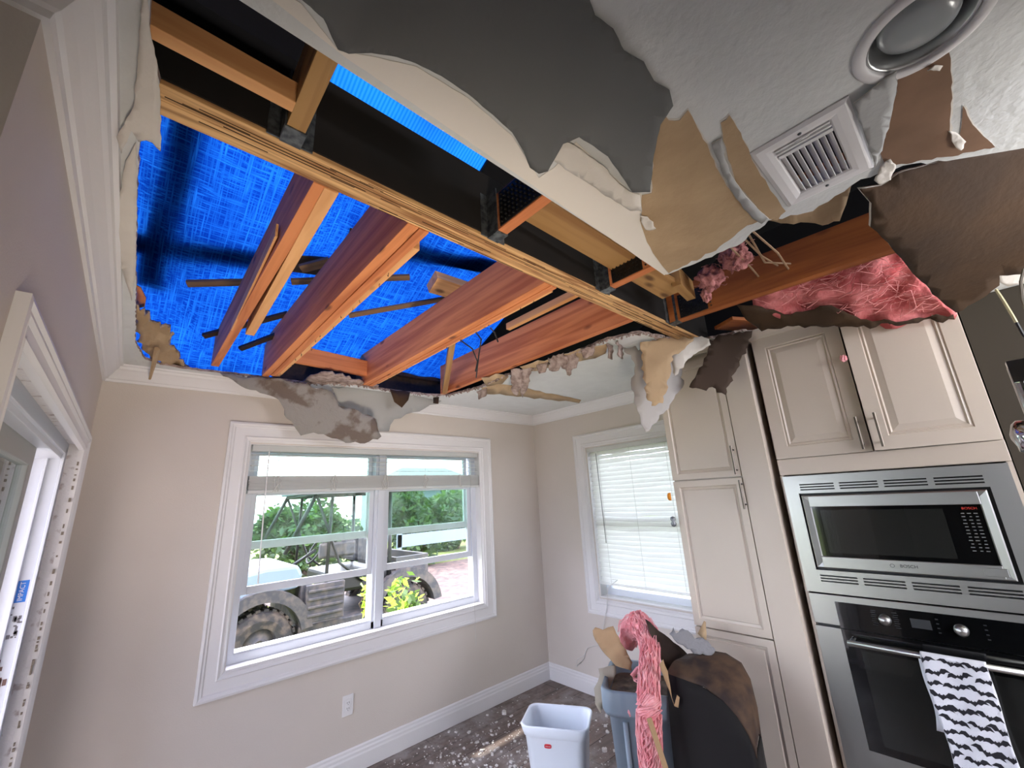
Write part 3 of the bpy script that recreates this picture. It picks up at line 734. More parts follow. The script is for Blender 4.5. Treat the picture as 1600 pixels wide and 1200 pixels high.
# brown kraft areas where the skin has come off
k1 = sheet('torn_kraft_patch', [(1035, 175), (1045, 188), (1062, 188), (1075, 172), (1090, 200), (1105, 225), (1118, 260), (1135, 290), (1150, 310), (1180, 340), (1185, 346), (1160, 358), (1140, 375), (1110, 395), (1045, 427),
            (1020, 395), (1008, 370), (1000, 345), (1003, 305), (1018, 302), (1020, 250), (1028, 200)], CZ, KRAFT, thick=.001, jag=1.4, step=8, grid=30, amp=.0006, rim=PAPER, seed=21)
tag(k1, 'large brown kraft patch bared in the ceiling left of the vent', 'torn paper')
k2 = sheet('torn_kraft_patch', [(1126, 192), (1140, 180), (1152, 200), (1165, 225), (1175, 250), (1200, 290), (1228, 330), (1215, 345), (1202, 342), (1180, 320), (1150, 285), (1138, 250), (1130, 220)], CZ, KRAFT, thick=.001, jag=1.2, step=8, grid=30, amp=.0006, rim=PAPER, seed=22)
tag(k2, 'narrow brown kraft strip bared between the big patch and the vent', 'torn paper')
k3 = sheet('torn_kraft_patch', [(1405, 118), (1430, 112), (1460, 95), (1483, 82), (1487, 120), (1486, 170), (1484, 205), (1500, 215), (1503, 190), (1505, 165), (1520, 195), (1555, 230), (1480, 245), (1440, 250), (1385, 262), (1376, 240), (1385, 205), (1397, 160)],
           CZ, mat('kraft_brown_dim', (128, 98, 76), .9, rgb2=(110, 84, 64), vscale=6), thick=.001, jag=1.2, step=8, grid=30, amp=.0006, rim=PAPER, seed=23)
tag(k3, 'brown bared patch beside the round recessed lamp', 'torn paper')
k4 = sheet('torn_kraft_patch', [(1200, 345), (1232, 330), (1270, 318), (1330, 290), (1322, 320), (1312, 345), (1285, 352), (1262, 348), (1240, 350)], axpl('z', ZC + .02), KRAFT, thick=.004, jag=1.4, seed=24, rim=PAPER)
tag(k4, 'torn kraft flap below the lower edge of the vent', 'torn paper')
def torn_rim(src, outline, grow, seed):
    c = Vector((sum(p[0] for p in outline) / len(outline), sum(p[1] for p in outline) / len(outline)))
    big = [tuple(Vector(p) + (Vector(p) - c).normalized() * grow) for p in outline]
    o = sheet('torn_rim', big, axpl('z', ZC - .0010), PAPER, thick=.0006, jag=1.6, step=7, grid=40, amp=.0003, parent=src, seed=seed)
torn_rim(k1, [(1035, 175), (1045, 188), (1062, 188), (1075, 172), (1090, 200), (1105, 225), (1118, 260), (1135, 290), (1150, 310), (1180, 340), (1160, 350), (1110, 385), (1045, 418), (1020, 392), (1008, 368), (1000, 345), (1003, 305), (1018, 302), (1020, 250), (1028, 200)], 3.2, 121)
torn_rim(k2, [(1126, 192), (1140, 180), (1152, 200), (1165, 225), (1175, 250), (1200, 290), (1222, 325), (1205, 336), (1180, 320), (1150, 285), (1138, 250), (1130, 220)], 3.0, 122)
torn_rim(k3, [(1410, 125), (1430, 118), (1483, 90), (1487, 120), (1486, 170), (1484, 205), (1500, 215), (1503, 190), (1505, 165), (1520, 195), (1550, 228), (1480, 240), (1440, 245), (1388, 255), (1378, 238), (1387, 205), (1399, 160)], 3.0, 123)
# white tongue between the two patches and curls
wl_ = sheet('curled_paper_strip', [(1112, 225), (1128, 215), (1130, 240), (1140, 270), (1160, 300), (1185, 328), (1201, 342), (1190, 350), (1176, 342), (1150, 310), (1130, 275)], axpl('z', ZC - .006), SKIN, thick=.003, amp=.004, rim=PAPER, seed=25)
tag(wl_, 'pale curled strip of paint between the two brown patches', 'torn paper')
sp = sheet('torn_paper_spike', [(834, 181), (850, 196), (868, 214), (905, 232), (950, 266), (952, 272), (985, 300), (1000, 305), (1003, 330), (985, 330), (900, 275), (866, 252), (858, 240), (845, 210)], axpl('z', ZC - .012), PAPER, thick=.002, jag=1.0, amp=.003, seed=26)
tag(sp, 'white pointed spike of torn paper above the straight strip', 'torn paper')
for i, (pts, lab) in enumerate((([(1000, 335), (1012, 340), (1025, 358), (1015, 362), (1004, 352)], 'small white curl on the left rim of the large kraft patch'),
                                ([(1376, 262), (1392, 250), (1400, 258), (1392, 282), (1378, 290), (1366, 282)], 'crumpled pale paper scrap at the corner beyond the vent'),
                                ([(1484, 208), (1500, 213), (1510, 222), (1502, 235), (1490, 225)], 'small pale paper scrap under the kraft patch by the lamp'),
                                ([(1448, 108), (1460, 100), (1474, 104), (1468, 110)], 'tiny tan paper chip just under the round lamp'))):
    o = sheet('paper_scrap', pts, axpl('z', ZC - .012), PAPER, thick=.002, jag=1.5, step=5, grid=6, amp=.012, freq=30, seed=30 + i); tag(o, lab, 'torn paper')
# torn piece of skin beside the vent (raised lighter panel)
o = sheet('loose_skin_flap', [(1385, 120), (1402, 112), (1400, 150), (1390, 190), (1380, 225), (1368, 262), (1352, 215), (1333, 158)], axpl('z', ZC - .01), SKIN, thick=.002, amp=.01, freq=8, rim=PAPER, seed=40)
tag(o, 'loose pale flap of ceiling skin between vent and brown patch', 'torn ceiling skin')
# paper edge with crease along the straight strip
# left strip of hanging white paper
o = sheet('hanging_paper_strip', [(222, -20), (230, 0), (236, 60), (245, 95), (250, 150), (251, 237), (238, 224), (228, 220), (216, 222), (205, 205), (190, 240), (182, 215), (208, 170), (214, 110), (219, 40)], axpl('z', ZC - .02), PAPER, thick=.0025, jag=1.0, amp=.008, freq=6, seed=41)
tag(o, 'white torn paper strip hanging beside the left crown near the beam end', 'torn paper')
o = sheet('peeling_paper_strip', [(188, 300), (197, 250), (213, 222), (214, 330), (212, 420), (206, 470), (196, 440), (180, 395), (176, 350)], axpl('z', ZC - .008), PAPER, thick=.002, jag=.8, amp=.006, freq=5, seed=42)
tag(o, 'narrow peeling paper strip between left crown and the blue tarp', 'torn paper')
# crumbled lath and paper at the lower left corner of the hole
o = sheet('crumbled_drywall', [(212, 478), (227, 487), (239, 505), (260, 508), (272, 520), (263, 532), (272, 544), (287, 568), (299, 580), (260, 573), (239, 567), (222, 545), (212, 508)], axpl('z', ZC + .02), [KRAFT, PAPER][0], thick=.01, jag=3, step=4, grid=7, amp=.03, freq=22, seed=43, rim=GYP)
tag(o, 'crumbled brown drywall chunk in the far left corner of the hole', 'drywall debris')
o = sheet('broken_lath_chip', [(213, 448), (220, 452), (228, 468), (226, 480), (213, 482)], axpl('z', ZC + .06), WJ, thick=.008, amp=.004, seed=44); tag(o, 'small reddish wood chip at the left rim beside the tarp', 'wood chip')
mb = MB(); mb.tube([P(245, 545, 'z', 2.43), P(241, 565, 'z', 2.40), P(234, 592, 'z', 2.36)], [.012, .011, .006], 5); o = mb.build('hanging_splinter', KRAFT); tag(o, 'brown splinter dangling over the crown in the far left corner', 'splinter')
# hanging gypsum flap over the window
pA = P(345, 582, 'z', ZC); pB = P(600, 600, 'z', ZC); pC = P(570, 690, 'y', 2.80)
FL = plane3(pA, pB, pC)
o = sheet('hanging_drywall_flap', [(343, 582), (385, 590), (430, 592), (473, 600), (517, 612), (527, 625), (530, 635), (560, 642), (585, 653), (590, 670), (596, 682), (570, 693), (540, 692), (512, 682), (490, 676), (470, 681), (462, 670), (455, 658),
           (444, 648), (440, 632), (427, 620), (400, 610), (384, 607)], FL, GREYP, thick=.006, jag=1.6, step=7, grid=12, amp=.02, freq=7, seed=45, rim=PAPER)
tag(o, 'grey stained drywall flap hanging down over the large window', 'drywall debris')
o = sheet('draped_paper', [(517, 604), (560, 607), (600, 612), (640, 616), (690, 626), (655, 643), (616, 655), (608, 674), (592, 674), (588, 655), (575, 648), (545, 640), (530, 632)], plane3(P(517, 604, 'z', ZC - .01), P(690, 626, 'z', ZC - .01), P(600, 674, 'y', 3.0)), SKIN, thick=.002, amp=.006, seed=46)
tag(o, 'pale paper draped from the ceiling across the crown above the window', 'torn paper')
o = sheet('scratched_drywall_edge', [(470, 598), (490, 587), (508, 582), (540, 590), (592, 604), (570, 612), (520, 606)], axpl('z', ZC + .015), GYP, thick=.012, jag=2, step=5, amp=.008, seed=47); tag(o, 'scratched gypsum edge lying on the rim above the grey flap', 'drywall debris')
o = sheet('brown_hanging_scrap', [(609, 608), (641, 613), (638, 625), (628, 637), (616, 628)], plane3(P(609, 608, 'z', ZC), P(641, 613, 'z', ZC), P(628, 637, 'y', 2.78)), KRAFTD, thick=.002, jag=1, seed=48); tag(o, 'small brown paper scrap hanging from the rim over the window', 'torn paper')
o = sheet('brown_hanging_scrap', [(677, 621), (686, 620), (685, 631), (677, 630)], plane3(P(677, 621, 'z', ZC), P(686, 620, 'z', ZC), P(680, 631, 'y', 2.75)), KRAFTD, thick=.002, jag=.5, seed=49); tag(o, 'tiny brown paper tab hanging from the rim right of the bigger scrap', 'torn paper')
# kraft bared along the right rim
o = sheet('torn_kraft_strip', [(752, 606), (775, 600), (800, 602), (835, 610), (908, 625), (905, 630), (862, 625), (790, 618), (762, 616)], CZ, KRAFT, thick=.001, jag=1, seed=50, rim=PAPER); tag(o, 'long brown pointed strip bared in the ceiling above the corner', 'torn paper')
o = sheet('torn_kraft_strip', [(812, 573), (860, 560), (905, 545), (950, 536), (946, 552), (930, 560), (900, 566), (860, 575), (822, 580)], CZ, KRAFT, thick=.001, jag=1.5, seed=51, rim=PAPER); tag(o, 'brown strip bared under the crumbled rim of the hole', 'torn paper')
o = sheet('torn_kraft_strip', [(752, 590), (775, 584), (795, 588), (785, 600), (760, 604)], CZ, KRAFT, thick=.001, jag=1.5, seed=52, rim=PAPER); tag(o, 'small brown patch at the bend of the hole rim', 'torn paper')
# crumbs hanging along the rim
flk = [([(798, 578), (812, 576), (818, 600), (808, 618), (800, 612)], 2.10), ([(812, 578), (830, 574), (826, 600), (817, 622), (812, 612)], 2.1), ([(856, 560), (880, 552), (888, 566), (868, 580), (858, 578)], 2.3), ([(876, 556), (900, 552), (903, 566), (890, 588), (876, 572)], 2.3),
       ([(950, 536), (958, 540), (957, 562), (951, 560)], 2.3), ([(966, 532), (974, 545), (974, 561), (968, 558)], 2.3), ([(745, 612), (760, 606), (758, 620), (748, 624)], 2.3), ([(838, 570), (856, 565), (852, 582), (842, 584)], 2.3), ([(906, 545), (930, 538), (925, 556), (912, 560)], 2.3)]
flab = ['leftmost mauve gypsum shard dangling from the crumbled rim', 'long mauve shard dangling beside the leftmost one', 'mauve gypsum crumb hanging left of the larger round crumb', 'larger round mauve crumb hanging from the rim near its middle', 'left one of two thin gypsum drips near the big hanging papers',
        'right one of two thin gypsum drips near the big hanging papers', 'small gypsum crumb on the rim above the crown corner', 'small crumb between the dangling shards and the round crumbs', 'rough crumb on the rim right of the round crumb']
for i, (pts, _) in enumerate(flk):
    a = P(pts[0][0], pts[0][1], 'z', ZC - .003); b = P(pts[1][0], pts[1][1], 'z', ZC - .003)
    lowv = max(pts, key=lambda p: p[1]); c_ = (a + b) / 2; q = P(lowv[0], lowv[1], 'y', c_.y)
    q = q.lerp(P(lowv[0], lowv[1], 'z', ZC - .01), .35)
    o = sheet('gypsum_shard', pts, plane3(a, b, q), GYP, thick=.007, jag=1.6, step=4, grid=5, amp=.01, freq=40, seed=60 + i); tag(o, flab[i], 'drywall debris', None)
# crumbly rim itself
r = random.Random(17); mb = MB()
rim = HOLE[11:26]
for i in range(len(rim) - 1):
    a = Vector(rim[i]); b = Vector(rim[i + 1]); d = b - a; k = int(d.length / .012)
    for j in range(k):
        q = a + d * (j / k); s_ = r.uniform(.004, .012)
        M = Matrix.Translation((q.x + r.uniform(-.008, .008), q.y + r.uniform(-.008, .008), ZC - r.uniform(-.004, .008))) @ Matrix.Rotation(r.uniform(0, 3), 4, (r.random(), r.random(), r.random()))
        mb.box(-s_, s_, -s_ * .6, s_ * .6, -s_ * .4, s_ * .4, M=M)
o = mb.build('crumbled_rim', GYP, CEILING); o['kind'] = 'stuff'
# papers hanging near the cabinets
def hang(name, pts, y, m, lab, amp=.01, thick=.002, seed=70, tilt=0, rim=None, cat='torn paper', freq=7):
    # vertical-ish sheet: top edge at the ceiling, plane faces -y, turned by tilt towards +x
    top = min(pts, key=lambda p: p[1]); a = P(top[0], top[1], 'y', y) if y else P(top[0], top[1], 'z', ZC - .006); h = (a - CAM); h.z = 0; h.normalize()
    n = Matrix.Rotation(tilt, 3, 'Z') @ (-h); n.z = .12; n.normalize()
    o = sheet(name, pts, (a, n), m, thick=thick, jag=2.3, step=5, grid=10, amp=amp, freq=freq, seed=seed, rim=rim); tag(o, lab, cat); return o
hang('hanging_paper_sheet', [(975, 543), (1003, 545), (1035, 545), (1062, 553), (1066, 606), (1040, 642), (1008, 676), (995, 640), (986, 598), (992, 585), (990, 565)], None, mat('grey_white_paper', (176, 172, 168), .9), 'grey-white sheet hanging to a point before the blind window', seed=71, tilt=.35, amp=.02)
hang('hanging_brown_flap', [(1000, 535), (1040, 527), (1085, 528), (1070, 545), (1050, 556), (1046, 590), (1036, 630), (1018, 634), (1010, 615), (1006, 580), (1002, 560)], None, KRAFT, 'brown paper flap hanging in front of the grey-white sheet', seed=72, tilt=.25, amp=.02, freq=12)
hang('white_curled_paper', [(1046, 552), (1060, 538), (1085, 525), (1102, 527), (1110, 540), (1092, 548), (1076, 560), (1068, 575), (1055, 586), (1050, 570)], None, PAPER, 'white curled paper between the brown flap and the dark flap', seed=73, tilt=.2, amp=.03, freq=12)
hang('dark_brown_flap', [(1108, 530), (1140, 520), (1176, 516), (1166, 545), (1150, 580), (1134, 617), (1120, 613), (1113, 604), (1098, 608), (1077, 604), (1090, 580), (1104, 556)], None, mat('dark_kraft', (64, 48, 36), .85), 'dark brown flap hanging in front of the tall pantry cabinet', seed=74, tilt=.3, amp=.015)
hang('small_hanging_paper', [(882, 628), (893, 627), (896, 640), (893, 668), (887, 672), (883, 664), (887, 645)], 2.62, PAPER, 'small white paper tab hanging by the corner crown', seed=75, amp=.008)
hang('hanging_brown_scrap', [(1292, 512), (1320, 508), (1324, 530), (1330, 555), (1318, 552), (1306, 551), (1300, 540), (1291, 530)], .30, mat('dark_kraft_scrap', (70, 50, 38), .9), 'brown scrap dangling in front of the gap between upper cabinet doors', seed=76, amp=.01)
# big brown sheet bent down at the right
BS = [(1338, 290), (1372, 285), (1400, 268), (1470, 248), (1560, 236), (1640, 225), (1640, 400), (1600, 405), (1590, 420), (1555, 424), (1556, 440), (1545, 450), (1530, 465), (1495, 490), (1470, 470), (1420, 420), (1380, 370), (1352, 345), (1355, 310)]
BPL = plane3(P(1345, 290, 'z', ZC - .002), P(1600, 235, 'z', ZC - .002), P(1495, 490, 'x', 2.20))
def bsw(u, v): return -.035 * math.sin(max(0, min(1, (v - 240) / 250)) * math.pi)
o = sheet('bent_ceiling_sheet', BS, BPL, KRAFTD, thick=.012, jag=1.2, step=10, grid=22, amp=.012, freq=3, warp=bsw, seed=80, rim=PAPER); tag(o, 'large brown backed drywall sheet bent down at the right above the oven cabinet', 'drywall sheet')
o = sheet('torn_white_paper', [(1553, 424), (1590, 418), (1610, 400), (1610, 440), (1575, 447), (1560, 440)], (BPL[0] + Vector((0, 0, .03)), BPL[1]), PAPER, thick=.002, amp=.01, seed=81); tag(o, 'white torn paper edge behind the brown sheet at the right', 'torn paper')
# brown torn vapour paper below the insulation
IPL = plane3(Vector((2.10, 0, 2.50)), Vector((2.10, .5, 2.52)), Vector((2.41, .2, 2.29)))
o = sheet('torn_vapour_paper', [(1150, 475), (1190, 480), (1235, 492), (1300, 478), (1345, 500), (1400, 503), (1490, 492), (1492, 500), (1340, 512), (1230, 510), (1190, 518), (1165, 500)], (IPL[0] + (CAM - IPL[0]).normalized() * .035, IPL[1]), KRAFTD, thick=.003, jag=2, amp=.012, freq=14, seed=82); tag(o, 'torn brown paper along the bottom of the pink insulation', 'torn paper')
# insulation batt above cabinets
o = sheet('insulation_batt', [(1170, 462), (1230, 435), (1300, 412), (1390, 385), (1420, 420), (1470, 470), (1492, 498), (1400, 508), (1340, 508), (1230, 494), (1185, 485)], IPL, INSC, thick=.02, jag=2, step=8, grid=6, amp=.045, freq=13, seed=83); tag(o, 'pink fibreglass batt above the oven cabinet', 'insulation'); BATTO = o
def fuzz(parent, outline, pl, n, m, seed, L=.06, out=.02):
    r = random.Random(seed); xs = [p[0] for p in outline]; ys = [p[1] for p in outline]; mb = MB(); k = 0; nn = pl[1] if pl[1].dot(CAM - pl[0]) > 0 else -pl[1]
    while k < n:
        u, v = r.uniform(min(xs), max(xs)), r.uniform(min(ys), max(ys))
        if not inside((u, v), outline): continue
        k += 1; p = PP(u, v, pl) + nn * r.uniform(0.004, out); d = Vector((r.uniform(-.3, .3), r.gauss(0, 1), r.gauss(0, .4))).normalized() * L * r.uniform(.4, 1.2); b = Vector((r.gauss(0, 1), r.gauss(0, 1), r.gauss(0, 1))) * L * .14
        mb.tube([p - d * .5, p - d * .15 + b, p + d * .2 + b * .6, p + d * .5], .0013, 3, cap=False)
    o = mb.build('loose_fibres', m, parent); o['kind'] = 'stuff'; return o
def strands(name, path, rad, n, sr, m, seed, spread=1.0, parent=None):
    r = random.Random(seed); mb = MB(); P_ = [Vector(p) for p in path]
    for k in range(n):
        a = r.uniform(0, 6.28); q = r.random() ** .5; pts = []; rs = []; i0 = r.randrange(0, max(1, len(P_) - 3)); i1 = r.randrange(min(i0 + 3, len(P_)), len(P_) + 1)
        for i in range(i0, i1):
            d = (P_[min(i + 1, len(P_) - 1)] - P_[max(i - 1, 0)]).normalized(); s1 = d.cross(Vector((.3, .2, 1))).normalized(); s2 = d.cross(s1)
            rr = (rad[i] if isinstance(rad, list) else rad) * q; aa = a + r.uniform(-.25, .25)
            pts.append(P_[i] + s1 * math.cos(aa) * rr + s2 * math.sin(aa) * rr); rs.append(sr * r.uniform(.6, 1.2))
        if len(pts) > 1: mb.tube(pts, rs, 4)
    return mb.build(name, m, parent)
fuzz(BATTO, [(1175, 464), (1230, 440), (1300, 418), (1390, 392), (1420, 425), (1462, 470), (1470, 482), (1400, 486), (1340, 484), (1250, 468)], IPL, 150, mat('pale_pink_fibre', (226, 152, 148), 1), 5, L=.09, out=.035)
def tuft(name, loc, s, lab, m, seed, n=60):
    r = random.Random(seed); mb = MB(); c = Vector(loc)
    bm = bmesh.new(); bmesh.ops.create_icosphere(bm, subdivisions=4, radius=1)
    vs = [c + Vector((v.co.x * s[0], v.co.y * s[1], v.co.z * s[2])) * (1 + .55 * noise.noise(v.co * 2.2 + Vector((seed, 0, 0)))) for v in bm.verts]
    mb.add(vs, [tuple(v.index for v in f.verts) for f in bm.faces]); bm.free()
    for k in range(n):
        d = Vector((r.gauss(0, 1), r.gauss(0, 1), r.gauss(0, 1))).normalized(); p = c + Vector((d.x * s[0], d.y * s[1], d.z * s[2])) * .8; t = Vector((r.gauss(0, 1), r.gauss(0, 1), r.gauss(0, .6))) * s[0] * .35
        mb.tube([p, p + t * .6 + d * s[0] * .3, p + t + d * s[0] * .15], .0016, 4)
    o = mb.build(name, m, smooth=True); tag(o, lab, 'insulation'); return o
INSD = mat('dusty_pink_fiberglass', (190, 128, 122), 1, rgb2=(140, 84, 84), vscale=30, bump=1, bscale=70, lo=.3, hi=.65)
tuft('insulation_tuft', P(1148, 400, 'z', 2.54), (.055, .05, .06), 'dusty pink insulation tuft at the root of the brown cables', INSD, 5)
tuft('insulation_tuft', P(1110, 435, 'z', 2.50), (.05, .05, .05), 'dusty pink insulation tuft hanging over the orange joist', INSD, 9)
tuft('insulation_tuft', P(1103, 460, 'z', 2.47), (.02, .02, .035), 'small pink wisp under the larger tuft by the joist', INSD, 11, 30)
tuft('insulation_wisp', P(1318, 560, 'x', 2.42), (.008, .012, .016), 'tiny pink wisp caught below the brown scrap on the cabinet', INS, 13, 24)
# boards seen in the dark hole by the cabinets
o = board('attic_board', P(1130, 505, 'z', 2.50), P(1210, 510, 'z', 2.50), .14, .02, WO); tag(o, 'orange board in the hole right above the pantry', 'board')
o = board('attic_board', P(1078, 455, 'z', 2.52), P(1055, 432, 'z', 2.52), .04, .09, WT); tag(o, 'short brown board behind the tip of the torn ceiling', 'board')

# ================================================================== CEILING FIXTURES
lamp = empty('recessed_light', (1.0, -.118, ZC), 'round chrome recessed ceiling light with pale trim ring, unlit', 'ceiling light')
ML = Matrix.Translation((1.0, -.118, ZC)) @ Matrix.Diagonal((1, 1, 1, 1))
mb = MB(); mb.lathe([(.105, 0), (.105, -.004), (.098, -.007), (.086, -.008), (.083, -.004), (.083, .002)], ML, 64); mb.build('trim_ring', TRIM, lamp, smooth=True)
mb = MB(); mb.lathe([(.083, .002), (.080, -.002), (.077, .004), (.070, .03), (.066, .055), (.05, .065), (.0, .065)], ML, 64); mb.build('reflector', LAMPIN, lamp, smooth=True)
ML2 = Matrix.Translation((1.0, -.118, ZC + .024)) @ Matrix.Rotation(R(6), 4, 'X')
mb = MB(); mb.lathe([(.0, -.024), (.02, -.023), (.042, -.020), (.056, -.014), (.060, -.006), (.058, .02), (.050, .03)], ML2, 48); mb.build('lamp_face', LENS, lamp, smooth=True)

vt = empty('ceiling_vent', (1.22, .10, ZC), 'white louvred air vent set in the torn ceiling', 'vent')
mb = MB(); mb.nested('z', ZC, -1, (1.06, 1.385, .004, .208), [(0, -.002), (0, .003), (.010, .008), (.028, .007), (.040, .004), (.044, 0), (.044, -.03)], cap=False); mb.build('vent_frame', TRIM, vt)
mb = MB(); x0, x1, yy0, yy1 = 1.104, 1.341, .048, .164
mb.box(x0, x1, yy0, yy1, ZC + .055, ZC + .058); mb.build('duct_back', BLKP, vt)
for k in range(8):
    y = .0575 + k * .0142
    mb = MB(); M = Matrix.Translation((1.243, y, ZC + .004)) @ Matrix.Rotation(R(48), 4, 'X')
    mb.box(-.098, .098, -.0085, .0085, -.0008, .0008, M=M); mb.build('louvre', TRIM, vt)
mb = MB(); mb.box(x0, x0 + .006, yy0, yy1, ZC - .006, ZC + .01); mb.box(x0 + .014, x0 + .020, yy0, yy1, ZC - .006, ZC + .004); mb.box(x0 + .030, x0 + .042, yy0, yy1, ZC - .004, ZC + .006); mb.tube([(x0 + .002, .09, ZC - .008), (x0 - .006, .105, ZC - .014), (x0 + .002, .12, ZC - .008)], .002, 6)
mb.build('damper_lever', TRIM, vt)
for (a, b) in ((1.085, .105), (1.36, .105)):
    mb = MB(); mb.lathe([(.0, -.010), (.004, -.009), (.005, -.006)], Matrix.Translation((a, b, ZC)), 12); mb.build('screw', GALV, vt)

# ================================================================== BLINDS
bl = empty('window_blind', (1.45, 3.12, 2.0), 'raised white slatted blind bunched across the top of the large window', 'blind')
mb = MB(); mb.box(.545, 2.355, 3.085, 3.135, 1.995, 2.034); mb.build('headrail', SLAT, bl, bevel=.003)
mb = MB()
for k in range(4):
    z = 1.972 - k * .034
    M = Matrix.Translation((1.45, 3.11, z)) @ Matrix.Rotation(R(4), 4, 'X'); mb.box(-.9, .9, -.024, .024, -.0015, .0015, M=M)
mb.build('slats', SLAT, bl)
mb = MB(); r = random.Random(3)
for k in range(18):
    z = 1.836 - k * .0048; dx = r.uniform(-.004, .004); mb.box(.546 + dx, 2.354 + dx, 3.086 + dx, 3.134 + dx, z - .0036, z)
mb.build('stacked_slats', SLAT, bl)
mb = MB(); mb.box(.545, 2.36, 3.084, 3.136, 1.728, 1.748); mb.build('bottom_rail', SLAT, bl, bevel=.004)
for x in (.70, 1.06, 1.45, 1.80, 2.15):
    mb = MB(); mb.tube([(x, 3.082, 1.995), (x, 3.082, 1.84)], .0012, 5)
    for q in range(6): mb.tube([(x + r.uniform(-.02, .02), 3.082, 1.84), (x + r.uniform(-.03, .03), 3.074, 1.78 + r.uniform(-.03, .03)), (x + r.uniform(-.02, .02), 3.082, 1.735)], .0018, 5)
    mb.build('ladder_cord', CORD, bl)
mb = MB(); mb.tube([P(421, 705, 'y', 3.075), P(412, 800, 'y', 3.07), P(403, 912, 'y', 3.07)], .004, 8); mb.build('tilt_wand', TRIM, bl)
mb = MB(); mb.tube([(2.26, 3.078, 1.99), (2.262, 3.07, 1.2), (2.258, 3.062, .9), (2.256, 3.05, .48)], .0015, 6); mb.build('lift_cord', CORD, bl)

b2 = empty('window_blind', (3.13, 1.94, 2.0), 'lowered white slatted blind with bent slats, glowing from outside light', 'blind')
mb = MB(); mb.box(3.10, 3.15, 1.482, 2.398, 1.985, 2.018); mb.build('headrail', SLAT, b2, bevel=.003)
mb = MB(); N_ = 29; r = random.Random(9)
for k in range(N_):
    z = 1.965 - k * (1.965 - .915) / (N_ - 1); tl = R(52 + r.uniform(-3, 3)) if k < 14 else R(56 + r.uniform(-6, 6)); dz = r.uniform(-.002, .002) if k < 12 else r.uniform(-.005, .005)
    off = .018 if k < 11 else 0
    prev = None; vs = []; segs = 12
    for i in range(segs + 1):
        y = 1.49 + (2.388 - 1.49) * i / segs; sagz = dz * math.sin(i * .9 + k) - .004 * math.sin(i / segs * math.pi) * (k > 14)
        c = Vector((3.125, y, z + sagz)); d = Vector((math.cos(tl), 0, math.sin(tl))) * .0245; n = Vector((-math.sin(tl), 0, math.cos(tl)))
        vs += [c - d, c + n * .003, c + d, c + d + n * .0022, c + n * .0052, c - d + n * .0022]
    fs = []
    for i in range(segs):
        for q in range(6): fs.append((i * 6 + q, i * 6 + (q + 1) % 6, i * 6 + 6 + (q + 1) % 6, i * 6 + 6 + q))
    fs += [(5, 4, 3, 2, 1, 0), tuple(segs * 6 + q for q in range(6))]
    mb.add(vs, fs)
mb.build('slats', SLAT, b2, smooth=False)
mb = MB(); mb.box(3.105, 3.148, 1.482, 2.40, .868, .890); mb.build('bottom_rail', SLAT, b2, bevel=.004)
mb = MB()
for y in (1.62, 1.95, 2.27): mb.tube([(3.093, y, 1.985), (3.093, y, .885)], .0011, 5)
mb.tube([P(957, 905, 'x', 3.085), P(965, 906, 'x', 3.075), P(950, 918, 'x', 3.08), P(948, 950, 'x', 3.085), P(941, 985, 'x', 3.085), P(938, 1010, 'x', 3.085)], .0022, 6)
mb.build('lift_cord', CORD, b2)
mb = MB(); mb.tube([(3.088, 2.29, 1.965), (3.085, 2.275, 1.205)], .004, 8); mb.build('tilt_wand', mat('clear_wand', (150, 152, 150), .3), b2)
# cord on wall under window 2
mb = MB(); pts = [(934, 1008), (918, 1012), (912, 1025), (902, 1030), (900, 1042), (912, 1030), (916, 1015)]
mb.tube([P(u, v, 'x', 3.10) for u, v in pts], .0025, 6); o = mb.build('tangled_cord', CORD); tag(o, 'tangled thin white cord against the wall left of the grey bin', 'cord')
# outlet
ot = empty('wall_outlet', (1.24, YB, .38), 'white wall outlet under the large window', 'outlet')
mb = MB(); mb.box(1.203, 1.273, YB - .006, YB - .0005, .323, .440); mb.build('cover_plate', TRIM, ot, bevel=.003)
mb = MB(); mb.box(1.221, 1.255, YB - .009, YB - .0055, .348, .416); ob = mb.build('receptacle', TRIM, ot, bevel=.002)
mb = MB()
for z in (.366, .398):
    for dx in (-.006, .006): mb.box(1.238 + dx - .0012, 1.238 + dx + .0012, YB - .0096, YB - .0085, z - .005, z + .005)
    mb.box(1.2365, 1.2395, YB - .0096, YB - .0085, z - .013, z - .009)
mb.build('slots', BLKP, ob)

# ================================================================== CABINETS
RP = [(0, -.020), (0, 0), (.052, 0), (.056, -.006), (.064, -.003), (.070, -.008), (.098, -.002), (.10, -.002)]
def pdoor(name, xf, y0, y1, z0, z1, parent, prof=RP, rot=None):
    c = Vector((xf, y1 if rot is None else y0, z0)); mb = MB()
    pr = [(i, d) for i, d in prof]
    mb.nested('x', xf, -1, (y0, y1, z0, z1), pr)
    k = len(mb.v); mb.box(xf + .0195, xf + .020, y0, y1, z0, z1)
    if rot is not None:
        T = Matrix.Translation((xf, y0, 0)) @ Matrix.Rotation(rot, 4, 'Z') @ Matrix.Translation((-xf, -y0, 0)); mb.v = [T @ v for v in mb.v]
    return mb.build(name, CAB, parent, bevel=0)
def handle(y, z0, z1, x, parent, rot=None, yr=0):
    mb = MB(); pts = [(x - .030, y, z0), (x - .030, y, z1)]
    mb.tube(pts, .0055, 12); mb.tube([(x, y, z0 + .022), (x - .030, y, z0 + .022)], .0045, 8); mb.tube([(x, y, z1 - .022), (x - .030, y, z1 - .022)], .0045, 8)
    if rot is not None:
        T = Matrix.Translation((x, yr, 0)) @ Matrix.Rotation(rot, 4, 'Z') @ Matrix.Translation((-x, -yr, 0)); mb.v = [T @ v for v in mb.v]
    mb.build('handle', HAND, parent, smooth=False)
XP, XT = 2.42, 2.455
